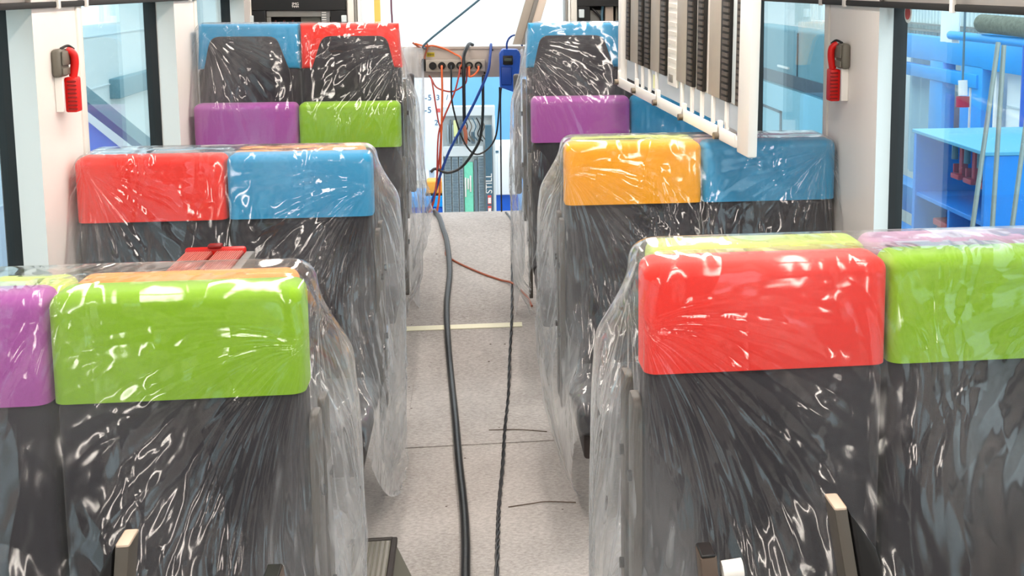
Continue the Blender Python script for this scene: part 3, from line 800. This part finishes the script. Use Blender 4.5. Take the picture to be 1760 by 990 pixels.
    for _ in range(5):                                     # iron out grid-scale ripples
        Q = P.copy()
        Q[1:-1, 1:-1] += .35 * ((P[:-2, 1:-1] + P[2:, 1:-1] + P[1:-1, :-2] + P[1:-1, 2:]) / 4 - P[1:-1, 1:-1])
        P = collide(Q, Q.copy())
    me = bpy.data.meshes.new(name)
    base = Vector(((xl + xr)/2, (ya + yb)/2, 0.0))
    co = (P - np.array(base, np.float32)).reshape(-1, 3)
    n1 = nu + 1
    jj, ii = np.meshgrid(np.arange(nv), np.arange(nu), indexing='ij')
    f = np.stack([jj*n1 + ii, jj*n1 + ii + 1, (jj+1)*n1 + ii + 1, (jj+1)*n1 + ii], -1).reshape(-1, 4)
    me.vertices.add(len(co)); me.vertices.foreach_set('co', co.ravel())
    me.loops.add(f.size); me.loops.foreach_set('vertex_index', f.ravel().astype(np.int32))
    me.polygons.add(len(f)); me.polygons.foreach_set('loop_start', np.arange(0, f.size, 4, dtype=np.int32))
    me.update(calc_edges=True); me.validate()
    uv = me.uv_layers.new(name='cloth'); ru = rest.reshape(-1, 2)[f.ravel()] + r.uniform(0, 5, 2)
    uv.data.foreach_set('uv', ru.astype(np.float32).ravel())
    over = np.clip((t01[None, :] * W[:, None] - (xr - xl) - .03) / .12, 0, 1).astype(np.float32)     # loose surplus beyond the seat
    la = me.attributes.new('loose', 'FLOAT', 'POINT'); la.data.foreach_set('value', over.ravel())
    fan = me.uv_layers.new(name='fan')
    sv = rest[..., 1]; ds = np.abs(sv - (lf + Lt/2)) - Lt/2
    dl = rest[..., 0] - (xl + .03); dr = (xr - .03) - rest[..., 0]
    dx = np.where(dl < dr, dl, dr); rr = np.hypot(dx * 1.5, np.maximum(ds, 0)); th = np.arctan2(dx, np.maximum(ds, 1e-3)) + np.where(dl < dr, 0, 10) + np.where(sv < L/2, 0, 20)
    ff = np.stack([th, rr], -1).reshape(-1, 2)[f.ravel()]
    fan.data.foreach_set('uv', ff.astype(np.float32).ravel())
    me.polygons.foreach_set('use_smooth', np.ones(len(f), bool))
    me.materials.append(M_film)
    o = bpy.data.objects.new(name, me); COL.objects.link(o); o.location = base
    md = o.modifiers.new('smooth', 'SUBSURF'); md.levels = 1; md.render_levels = 1
    return tag(o, label, 'plastic cover', 'clear plastic covers over the seats')

def pair_boxes(xl, xr, yf, zt, far=True):
    b_ = [((xl, yf - .012, -.1), (xr, yf + .232, zt), .03),
          ((xl, yf - .43, .28), (xr, yf, .46), .03)]
    x0, x1 = (xr - .05, xr + .075) if xl < 0 else (xl - .075, xl + .05)
    b_.append(((x0, yf + .01, .25), (x1, yf + .20, zt - .12), .07))      # air trapped at the aisle side
    if far: b_.append(((xl, yf + .2, .28), (xr, yf + .65, .46), .03))
    return b_
drape('plastic_cover', 'crinkled clear plastic cover over the nearest left seats', pair_boxes(XL0, XL1, ROW['AL'], 1.187), XL0, XL1, ROW['AL']-.01, ROW['AL']+.22, 1.187, .98, .98, 1.36, 1.70, 3, wall=-1.247)
drape('plastic_cover', 'crinkled clear plastic cover over the nearest right seats', pair_boxes(XR0, XR1, ROW['AR'], 1.24), XR0, XR1, ROW['AR']-.01, ROW['AR']+.22, 1.24, 1.0, 1.0, 1.40, 1.75, 5, wall=1.249)
drape('plastic_cover', 'clear plastic cover over the second row red and blue seats', pair_boxes(XL0, XL1, ROW['BL'], 1.21), XL0, XL1, ROW['BL']-.01, ROW['BL']+.22, 1.21, .95, .95, 1.36, 1.68, 8, wall=-1.247)
drape('plastic_cover', 'clear plastic cover over the second row yellow and blue seats', pair_boxes(XR0, XR1, ROW['BR'], 1.22), XR0, XR1, ROW['BR']-.01, ROW['BR']+.22, 1.22, .98, .98, 1.34, 1.52, 13, wall=1.249)
for key, dx0, dx1, yd, zt, zc, lab, sd in (('CL', 0, 0, 5.645, 1.565, 1.21, 'clear plastic cover over the far left pair with tall blue and red seat', 21),
                                           ('CR', -.045, -.06, 5.505, 1.568, 1.235, 'clear plastic cover over the far right pair with tall blue edged seat', 34)):
    xl, xr = (XL0, XL1) if key == 'CL' else (XR0, XR1)
    xl += dx0; xr += dx1; yf = ROW[key]
    bxs = [((xl, yf - .012, -.1), (xr, yd + .02, zc), .03), ((xl, yd - .014, .3), (xr, yd + .105, zt), .03),
           ((xr - .05, yd - .10, .3), (xr + .07, yd + .1, zt - .3), .07) if key == 'CL' else ((xl - .07, yd - .10, .3), (xl + .05, yd + .1, zt - .3), .07),
           ((xl, yf - .43, .28), (xr, yf, .46), .03), ((xl, yd + .1, .5), (xr, yd + .55, .80), .03)]
    drape('plastic_cover', lab, bxs, xl, xr, yd - .01, yd + .11, zt, 1.06, 1.06, 1.36, 1.70, sd, wall=-1.247 if key == 'CL' else 1.249, cling=.03, k=.31)

# ------------------------------------------------------------------ emergency hammers
def hammer(sgn, y, label):
    x = sgn * 1.25
    t = thing('emergency_hammer', (x, y, 1.36), label, 'hammer', 'emergency hammers on the pillars')
    def X(a, b_): return sorted((x - sgn*a, x - sgn*b_))
    q = MB(); a, b_ = X(0, .03); q.box((a, y - .055, 1.462), (b_, y + .025, 1.548), .012, 3); o = q.build('holder', M_grey, t)
    q = MB(); a, b_ = X(.03, .036); q.box((a, y - .05, 1.468), (b_, y + .02, 1.49), .003, 2); q.box((a, y-.05, 1.498), (b_, y+.02, 1.542), .004, 2); q.build('holder_clip', M_grey, o)
    q = MB(); q.tube([(x - sgn*.028, y + .005, 1.545), (x - sgn*.045, y + .012, 1.53), (x - sgn*.047, y + .015, 1.50), (x - sgn*.040, y + .015, 1.46)], .012, 12); q.build('hammer_head', M_red, t)
    q = MB(); a, b_ = X(.020, .055); q.box((a, y - .012, 1.352), (b_, y + .04, 1.460), .006, 2); hd = q.build('handle', M_red, t)
    q = MB()
    for i in range(8):
        z = 1.360 + i * .0122; a, b_ = X(.030, .057); q.box((a, y - .016, z), (b_, y - .012, z + .005), .001, 1)
    q.build('grip_rib', mat('dark_red_rib', '#8e0805', .5), hd)
    q = MB(); a, b_ = X(.0, .025); q.box((a, y - .035, 1.355), (b_, y - .027, 1.464), .002, 1); q.build('wall_stud', M_white, t)
    q = MB(); q.tube([(x - sgn*.02, y - .02, 1.548), (x - sgn*.035, y + .0, 1.556), (x - sgn*.045, y + .02, 1.545)], .004, 8); q.build('seal_wire', M_black, t)
hammer(-1, 3.855, 'red emergency hammer in grey holder on the left pillar')
hammer(1, 3.87, 'red emergency hammer in grey holder on the right pillar')

# ------------------------------------------------------------------ red plank trestle between left rows
t = thing('red_trestle', (-.74, 3.28, 0), 'red two-plank ribbed trestle top standing between the left seats', 'trestle')
zt_ = .965
for x0, x1 in ((-.835, -.757), (-.747, -.668)):
    q = MB(); q.box((x0, 3.10, zt_-.03), (x1, 3.565, zt_), .003, 1); o = q.build('plank', M_redrib, t)
    q = MB()
    for i in range(12): q.box((x0 + .004 + i*.0062, 3.102, zt_), (x0 + .0065 + i*.0062, 3.56, zt_+.0025))
    q.build('plank_rib', mat('red_rib_light', '#cb8076', .4, .3), o)
q = MB(); q.box((-.838, 3.566, zt_-.03), (-.665, 3.59, zt_+.010), .008, 2); q.build('end_rim', M_redgloss, t)
q = MB(); q.box((-.772, 3.56, zt_+.008), (-.732, 3.592, zt_+.02), .005, 2); q.build('latch', mat('dark_red_latch', '#7d0a0a', .4), t)
q = MB(); q.box((-.666, 3.10, zt_-.05), (-.640, 3.575, zt_-.004), .004, 2); q.build('side_rail', M_grey2, t)
for x in (-.81, -.68):
    for y in (3.13, 3.40):
        q = MB(); q.box((x-.015, y-.015, .0), (x+.015, y+.015, zt_-.03), .004, 1); q.build('leg', M_alu, t)

# ------------------------------------------------------------------ hanging white equipment frame (right)
A = Vector((.84, 3.55, 1.25)); B = Vector((.648, 5.2, 1.322))
ex = (B - A).normalized(); ey = Vector((0, 0, 1)).cross(ex).normalized(); ez = ex.cross(ey)
R3 = Matrix((ex, ey, ez)).transposed()
pan = thing('equipment_frame', A, 'white hanging frame of dark slotted wiring ducts above the right seats', 'panel', rot=R3.to_euler())
PL, PH = 1.663, 1.0
def pb(name, a, b_, m, bev=.003, parent=None):
    q = MB(); q.box(a, b_, bev, 2); return q.build(name, m, parent or pan, local=True)
pb('back_plate', (.02, -.025, .02), (PL-.02, -.022, PH), M_white)
pb('frame_post', (-.02, -.026, -.035), (.085, .006, PH), M_white, .006)
pb('frame_post', (PL-.055, -.025, -.008), (PL, .006, PH), M_white, .006)
pb('bottom_rail', (.085, -.025, -.022), (PL-.02, .012, .004), M_white, .003)
pb('rail_lip', (.085, .006, -.018), (PL-.03, .014, .022), M_white, .003)
for k, (x, z) in enumerate(((1.62, 0), (1.325, -.0), (.996, -.004), (.648, -.008), (.243, -.008))):
    q = MB(); q.cyl((x, .012, z), (x, .03, z), .012, 12); o = q.build('screw', M_screw, pan, local=True)
    pb('screw_tab', (x-.012, .0, z+.008), (x+.012, .014, z+.05), M_white)
for kind, x0, x1, zb in [('b',1.506,1.575,0.103),('g',1.376,1.500,0.100),('b',1.294,1.371,0.105),('b',1.182,1.273,0.104),('g',1.051,1.176,0.100),
        ('b',0.950,1.039,0.108),('w',0.812,0.940,0.074),('g',0.688,0.809,0.101),('b',0.600,0.683,0.106),('b',0.480,0.556,0.105),
        ('g',0.307,0.426,0.105),('b',0.210,0.303,0.104),('lg',0.155,0.209,0.107),('b',0.094,0.150,0.105)]:
    zb = .104 if kind != 'w' else .074
    if kind == 'b':
        o = pb('wiring_duct', (x0+.004, -.022, zb), (x1-.004, -.006, PH), M_ductdark)
        q = MB(); n = 44
        for i in range(n):
            z = zb + .004 + i * (PH - zb) / n; q.box((x0+.004, -.006, z), (x0+(x1-x0)*.62, -.001, z+.012))
        q.build('duct_slot', M_duct, o, local=True)
    elif kind == 'w':
        o = pb('terminal_strip', (x0, -.022, zb), (x1, -.012, PH), M_white)
        q = MB()
        for i in range(24): q.box((x0+.012, -.012, .13 + i*.034), (x1-.012, -.009, .145 + i*.034))
        q.build('terminal', mat('terminal_grey', '#cfc9c2', .5), o, local=True)
        pb('terminal_mark', (x0+.05, -.012, .088), (x1-.03, -.008, .118), M_grey2, .001, o)
    else:
        pb('duct_cover', (x0, -.022, zb), (x1, -.008 if kind == 'g' else -.016, PH), M_strip if kind == 'g' else M_pale)
for x in (1.319, 1.2085, 1.1025, .755, .631, .514, .39, .249, .12, 1.42):
    pb('mounting_tab', (x-.012, -.022, .01), (x+.006, -.010, .104), M_white, .002)
pb('back_sheet', (.10, -.0213, .02), (1.60, -.0205, .10), mat('grey_blue_sheet', '#a9b2bb', .4), .001)
pb('sheet_mark', (1.13, -.0203, .03), (1.17, -.0195, .085), mat('pale_yellow_mark', '#e4e6b0', .5), 0)
for x in (.1, 1.55):
    pb('hanger', (x-.012, -.018, PH-.01), (x+.012, -.004, 1.06), M_grey2)

# ------------------------------------------------------------------ open electrical cabinets at the end wall
t = thing('wall_cabinet', (-.99, 7.2, .9), 'black open electrical cabinet behind the tall blue and red seat', 'cabinet')
def kb(name, a, b_, m, bev=.003):
    q = MB(); q.box(a, b_, bev, 1); return q.build(name, m, t)
kb('top_panel', (-1.28, 7.17, 1.592), (-.71, 7.2, 2.2), M_black); kb('side_rail', (-1.28, 7.17, .9), (-1.165, 7.2, 1.592), M_black); kb('side_rail', (-.80, 7.17, .9), (-.71, 7.2, 1.592), M_black)
kb('box_back', (-1.27, 7.28, .9), (-.72, 7.295, 2.1), M_ductdark)
kb('inner_frame', (-1.165, 7.19, 1.555), (-.80, 7.21, 1.592), M_grey2); kb('inner_frame', (-1.165, 7.19, .95), (-1.14, 7.21, 1.555), M_grey2)
kb('inner_plate', (-.975, 7.22, .95), (-.86, 7.23, 1.555), M_grey); kb('vent_plate', (-.855, 7.185, .95), (-.805, 7.19, 1.585), mat('cabinet_grey', '#7c7c7c', .5))
for i in range(7): kb('vent_slat', (-.85, 7.18, 1.578 - i*.014), (-.825, 7.186, 1.583 - i*.014), M_white, 0)
for i in range(9):
    x = -1.125 + i * .0165; kb('wire_terminal', (x, 7.215, 1.44), (x+.011, 7.235, 1.535 - .012*(i % 3)), [mat('maroon_wire', '#5a2420', .5), M_brownred, M_grey][i % 3], .002)
for x in (-1.262, -.737): kb('latch', (x, 7.155, 1.515), (x+.03, 7.17, 1.565), M_pale)
text('emblem', 'JMG', .022, M_white, t, Matrix.Translation((-.995, 7.168, 1.630)) @ FACE_CAM)
text('emblem', 'MMM', .016, M_white, t, Matrix.Translation((-.995, 7.168, 1.614)) @ FACE_CAM)
t = thing('wall_cabinet', (.96, 7.2, .9), 'black open electrical cabinet behind the tall right seat', 'cabinet')
kb('top_panel', (.642, 7.17, 1.612), (1.28, 7.2, 2.2), M_black); kb('side_rail', (.642, 7.17, .9), (.72, 7.2, 1.612), M_black); kb('side_rail', (1.2, 7.17, .9), (1.28, 7.2, 1.612), M_black)
kb('box_back', (.65, 7.28, .9), (1.27, 7.295, 2.1), M_ductdark)
kb('latch', (.652, 7.155, 1.545), (.684, 7.17, 1.595), M_pale)
kb('inner_plate', (.725, 7.23, .95), (.80, 7.24, 1.59), M_grey2)
q = MB(); q.tube([(.735, 7.21, 1.60), (.765, 7.20, 1.57), (.79, 7.205, 1.53), (.78, 7.21, 1.45)], .007, 8); q.build('cable', M_black, t)
q = MB(); q.tube([(.80, 7.21, 1.61), (.795, 7.20, 1.56), (.80, 7.205, 1.45)], .008, 8); q.build('cable', M_slate, t)
kb('wiring_duct', (.815, 7.2, .95), (.865, 7.25, 1.612), mat('tan_duct', '#b09f90', .5))
for i in range(8): kb('wiring_duct', (.88 + i*.03, 7.215, .95), (.893 + i*.03, 7.25, 1.61), [M_grey, M_black, M_strip][i % 3])

# ------------------------------------------------------------------ beam with socket strip at the open end
t = thing('cross_beam', (0, 7.47, 1.17), 'beige metal beam across the open end carrying the sockets', 'beam')
q = MB(); q.box((-.655, 7.46, 1.172), (.60, 7.50, 1.36), .004, 2); q.build('beam_plate', M_beige, t)
q = MB(); q.box((-.655, 7.452, 1.345), (.60, 7.462, 1.364), .003, 2); q.build('beam_lip', M_beige, t)
for x in (-.63, .58):
    q = MB(); q.box((x-.02, 7.36, 1.2), (x+.02, 7.46, 1.33), .004, 1); q.build('beam_bracket', M_grey2, t)
q = MB(); q.box((-.262, 7.456, 1.302), (-.215, 7.46, 1.328)); o = q.build('label', M_yellow, t); o['label'] = 'small yellow label'
q = MB(); 
for i in range(5): q.box((-.255 + i*.008, 7.4545, 1.308), (-.251 + i*.008, 7.456, 1.322))
q.build('label_print', M_ductdark, o)
for x, z in ((-.06, 1.196), (.09, 1.198), (.14, 1.34)):
    q = MB(); q.cyl((x, 7.46, z), (x, 7.455, z), .006, 10); q.build('rivet', M_ductdark, t)
t = thing('socket_strip', (-.09, 7.42, 1.21), 'grey box with six round black sockets fixed on the beam', 'sockets')
q = MB(); q.box((-.267, 7.395, 1.213), (.092, 7.452, 1.284), .005, 2); q.build('housing', M_strip, t)
for i, x in enumerate((-.225, -.170, -.113, -.060, -.004, .052)):
    q = MB(); q.cyl((x, 7.398, 1.25), (x, 7.378, 1.25), .023, 20); o = q.build('socket', M_black, t)
    q = MB(); q.cyl((x, 7.379, 1.25), (x, 7.374, 1.25), .012, 16); q.build('socket_insert', M_grey if i > 2 else M_ductdark, o)
q = MB(); q.box((-.292, 7.40, 1.215), (-.27, 7.452, 1.29), .003, 1); q.build('end_plug', M_black, t)

def cord(name, label, pts, r, m, cat='cord', group='cords at the open end'):
    q = MB(); q.tube(pts, r, 8); o = q.build(name, m); return tag(o, label, cat, group)
YC = 7.36
cord('cord', 'orange cord dropping from the second socket to the floor', [(-.170, 7.37, 1.25), (-.170, 7.34, 1.22), (-.170, 7.33, 1.07), (-.185, 7.35, .76), (-.20, 7.35, .47), (-.22, 7.34, .345)], .0065, M_orange)
cord('cord', 'black cord looping from the third socket under the beam', [(-.113, 7.37, 1.25), (-.113, 7.34, 1.20), (-.110, 7.33, 1.02), (-.05, 7.34, .797), (.034, 7.34, .705), (.142, 7.34, .794), (.174, 7.34, 1.01), (.178, 7.33, 1.12)], .0055, M_rubber)
cord('cord', 'red cord slanting from the fourth socket to the floor', [(-.06, 7.37, 1.245), (-.068, 7.34, 1.19), (-.10, 7.33, 1.08), (-.165, 7.34, .93), (-.20, 7.34, .82), (-.215, 7.34, .55), (-.235, 7.35, .42), (-.26, 7.35, .348)], .0055, M_redcord)
cord('cord', 'orange cord curving between the last two sockets', [(-.004, 7.37, 1.245), (-.005, 7.34, 1.205), (.0, 7.335, 1.185), (.03, 7.34, 1.20), (.05, 7.345, 1.225), (.052, 7.37, 1.245)], .006, M_orange)
cord('cord', 'red cord hanging in a loop below the beam', [(-.25, 7.44, 1.185), (-.235, 7.40, 1.17), (-.205, 7.37, 1.12), (-.14, 7.35, 1.096), (-.09, 7.35, 1.10), (-.03, 7.37, 1.14), (-.02, 7.40, 1.19), (-.015, 7.375, 1.24)], .005, M_redcord)
cord('cord', 'thin red cord falling left of the orange cord', [(-.235, 7.37, 1.175), (-.225, 7.345, 1.12), (-.20, 7.345, .93), (-.185, 7.345, .84), (-.205, 7.345, .62), (-.24, 7.35, .42), (-.27, 7.35, .346)], .005, M_redcord)
cord('cord', 'orange cord lying along the top left of the beam', [(-.33, 7.43, 1.385), (-.27, 7.435, 1.368), (-.22, 7.44, 1.370), (-.15, 7.44, 1.35), (-.09, 7.43, 1.318), (-.055, 7.40, 1.30), (-.045, 7.365, 1.265), (-.058, 7.365, 1.245)], .0055, M_orange)
cord('cable', 'thick black cable hung over the beam between the sockets', [(.02, 7.50, 1.37), (.0, 7.47, 1.378), (-.015, 7.43, 1.36), (-.035, 7.385, 1.31), (-.038, 7.355, 1.24), (-.040, 7.345, 1.0), (-.04, 7.345, .905)], .011, M_rubber, 'cable', None)
cord('cable', 'black cable bowing in a wide loop below the sockets', [(.084, 7.455, 1.18), (.078, 7.37, 1.16), (.074, 7.35, .98), (.062, 7.345, .85), (.035, 7.34, .76), (-.056, 7.34, .634), (-.146, 7.34, .595), (-.22, 7.345, .62), (-.25, 7.34, .60)], .009, M_rubber, 'cable', None)
cord('cable', 'blue cable slung over the beam and slanting to the left', [(.13, 7.50, 1.36), (.132, 7.46, 1.375), (.13, 7.43, 1.355), (.122, 7.38, 1.29), (.106, 7.35, 1.207), (.04, 7.335, 1.06), (-.04, 7.335, .905), (-.136, 7.34, .727), (-.192, 7.345, .583), (-.235, 7.35, .45), (-.285, 7.35, .346)], .0085, M_bluecord, 'cable', None)
cord('cable', 'thin black lead falling from the blue case to the floor', [(.19, 7.30, 1.13), (.182, 7.32, 1.05), (.180, 7.33, .8), (.178, 7.33, .5), (.178, 7.33, .345)], .005, M_rubber, 'cable', None)
cord('cord', 'grey cord running from the beam up to the ceiling', [(-.27, 7.44, 1.355), (-.249, 7.2, 1.404), (.058, 7.0, 1.653), (.45, 6.7, 1.98), (.8, 6.5, 2.298)], .0065, M_slate)
cord('cord', 'brown and orange tuft of wires at the left beam corner', [(-.345, 7.44, 1.39), (-.31, 7.44, 1.365), (-.285, 7.44, 1.36), (-.262, 7.44, 1.385), (-.255, 7.435, 1.36), (-.272, 7.44, 1.31), (-.275, 7.43, 1.27)], .006, M_brownred)

t = thing('hand_meter', (.235, 7.28, 1.12), 'blue handheld case hanging on the beam beside the sockets', 'meter')
q = MB(); q.prism(round_poly([(.178, 1.325), (.195, 1.355), (.29, 1.352), (.305, 1.32), (.285, 1.12), (.262, 1.095), (.178, 1.125)], [.012]*7, 3), 'y', 7.24, 7.36, bevel=.012, seg=3); q.build('case', M_bluecase, t)
q = MB(); q.box((.198, 7.225, 1.262), (.258, 7.242, 1.318), .006, 2); o = q.build('display_bezel', M_black, t)
q = MB(); q.box((.205, 7.221, 1.285), (.25, 7.226, 1.302), .002, 1); q.build('display', mat('dull_display', '#4d564f', .3), o)
q = MB(); q.box((.185, 7.232, 1.14), (.25, 7.242, 1.25), .008, 2); q.build('grip_plate', mat('deep_blue_grip', '#0d3f98', .45), t)
q = MB(); q.tube([(.225, 7.30, 1.345), (.225, 7.29, 1.39), (.245, 7.30, 1.425), (.28, 7.34, 1.435), (.31, 7.42, 1.40), (.325, 7.46, 1.362)], .006, 8); q.build('hook', M_bluecord, t)

# milky sheets wrapped on the grab rails at both sides of the opening
def wrap_sheet(label, pts, yb, z0, z1, sd):
    r = random.Random(sd); q = bmesh.new(); rows = 16; n = len(pts); grid = []
    for j in range(rows + 1):
        f = j / rows; row = []
        for i in range(n):
            x, y = pts[i]
            row.append(q.verts.new((x + .018*math.sin(3*f + i*1.7) * (1 if i % 2 else .4), y + .014*math.sin(7*f + i*2.1), z1 + (z0 - z1)*f + .012*r.uniform(-1, 1))))
        grid.append(row)
    for j in range(rows):
        for i in range(n-1): q.faces.new((grid[j][i], grid[j][i+1], grid[j+1][i+1], grid[j+1][i]))
    me = bpy.data.meshes.new('plastic_wrap'); uvl = q.loops.layers.uv.new('cloth')
    for f in q.faces:
        for l in f.loops: l[uvl].uv = (l.vert.co.x*2 + l.vert.co.y, l.vert.co.z)
        f.smooth = True
    fl_ = q.loops.layers.uv.new('fan')
    for f in q.faces:
        for l in f.loops: l[fl_].uv = (l.vert.co.x*4, 1.0)
    q.to_mesh(me); q.free(); me.materials.append(M_film2)
    o = bpy.data.objects.new('plastic_wrap', me); COL.objects.link(o)
    return tag(o, label, 'plastic wrap', 'milky wraps at the end opening')
wrap_sheet('milky plastic wrap hanging from the left end of the beam', [(-.40, 7.42), (-.375, 7.36), (-.345, 7.40), (-.31, 7.35), (-.285, 7.38), (-.295, 7.44)], 7.4, .62, 1.365, 1)
wrap_sheet('milky plastic wrap hanging from the right end of the beam', [(.33, 7.42), (.30, 7.37), (.275, 7.33), (.30, 7.30), (.34, 7.33), (.37, 7.38)], 7.4, .55, 1.34, 2)

# tilted profile hanging behind the right raised seat, strap and cord at left
t = thing('tilted_profile', (.42, 6.9, 2.3), 'two-tone beige metal profile hanging tilted beside the opening', 'profile')
def tilt(name, dx0, dx1, y0, y1, m):
    q = MB(); top = Vector((.36 + .115*.9, 0, 2.3)); 
    x_hi, x_lo = .355 + .22, .30; z_hi, z_lo = 2.298, 1.40
    q.prism([(x_hi + dx0, z_hi), (x_hi + dx1, z_hi), (x_lo + dx1, z_lo), (x_lo + dx0, z_lo)], 'y', y0, y1, bevel=.003); q.build(name, m, t)
tilt('profile_web', -.055, -.005, 6.90, 6.93, M_strip); tilt('profile_flange', -.005, .018, 6.87, 6.95, M_grey2); tilt('profile_edge', .018, .065, 6.88, 6.94, mat('beige_edge', '#d8c9ba', .45))
q = MB(); q.box((-.605, 7.9, -.6), (-.565, 7.905, 2.6)); q.box((-.64, 7.88, 2.6), (-.5, 7.98, 2.64)); q.box((-.60, 7.9, gz), (-.57, 7.94, -.55))
tag(q.build('lifting_strap', mat('yellow_strap', '#e8c860', .6)), 'yellow lifting strap hanging outside the end opening', 'strap')
cord('cord', 'dark thin cord hanging outside beside the yellow strap', [(-.50, 7.95, 2.62), (-.496, 7.9, 1.65), (-.493, 7.9, 1.3), (-.5, 7.9, gz)], .006, mat('maroon_cord', '#6a3a48', .5))

# ------------------------------------------------------------------ things on the floor
def lie(pts, lift): return [(x, y, floor_z(y) + lift) for x, y in pts]
big = [(-.235, 7.37), (-.20, 7.15), (-.175, 6.95), (-.149, 6.745), (-.128, 6.34), (-.138, 5.915), (-.127, 5.54), (-.110, 5.205), (-.086, 4.69), (-.067, 4.215), (-.048, 3.82), (-.042, 3.605), (-.041, 3.38), (-.045, 2.6)]
q = MB(); q.tube(lie(big, .014), .0145, 14); tag(q.build('thick_cable', M_rubber), 'thick black cable running down the middle of the aisle', 'cable')
thin = [(.205, 7.3), (.231, 7.025), (.216, 6.63), (.196, 6.095), (.178, 5.695), (.156, 5.34), (.137, 4.94), (.110, 4.535), (.092, 4.19), (.070, 3.845), (.061, 3.63), (.051, 3.365), (.03, 2.6)]
q = MB()
for ph in (0, math.pi):
    pts = spline([Vector(p) for p in lie(thin, .0055)], 14)
    q.tube([p + Vector((.0035*math.cos(i*.9 + ph), 0, .0035*math.sin(i*.9 + ph) + .001)) for i, p in enumerate(pts)], .0042, 7, False)
tag(q.build('thin_cable', M_rubber), 'thin twisted black cable on the right side of the aisle', 'cable')
org = [(-.225, 7.37), (-.178, 6.92), (-.152, 6.7), (-.150, 6.575), (-.108, 6.495), (-.044, 6.41), (.048, 6.305), (.139, 6.22), (.205, 6.14), (.267, 6.005), (.288, 5.89)]
q = MB(); q.tube([(x, y, floor_z(y) + (.006 if abs(x-.215) > .05 else .017)) for x, y in org], .0055, 8); tag(q.build('floor_cord', M_brownred), 'orange-brown cord crossing the aisle floor to the right seats', 'cord')
q = bmesh.new(); t = MB()
t.prism([(5.675, floor_z(5.675)+.001), (5.72, floor_z(5.72)+.001), (5.72, floor_z(5.72)+.004), (5.675, floor_z(5.675)+.004)], 'x', -.33, .23); q.free()
tag(t.build('tape_strip', M_cream), 'cream tape strip stuck across the aisle floor', 'tape')

t = thing('ribbed_step', (-.27, 3.1, 0), 'ribbed aluminium step with dark edge on floor beside nearest left seats', 'step')
q = MB(); q.prism([(-.40, 0), (-.40, .118), (-.250, .118), (-.20, 0)], 'y', 2.6, 3.40); q.build('step_body', mat('grey_step_side', '#6c6a60', .6), t, smooth=False)
q = MB()
for i in range(10): q.box((-.396 + i*.0142, 2.61, .118), (-.388 + i*.0142, 3.385, .122))
q.build('tread_rib', M_alu, t)
q = MB(); q.box((-.256, 2.6, .105), (-.238, 3.405, .124), .003, 1); q.box((-.40, 3.395, .112), (-.25, 3.41, .123), .003, 1); q.build('edge_trim', mat('black_brown_trim', '#2a2320', .5), t)
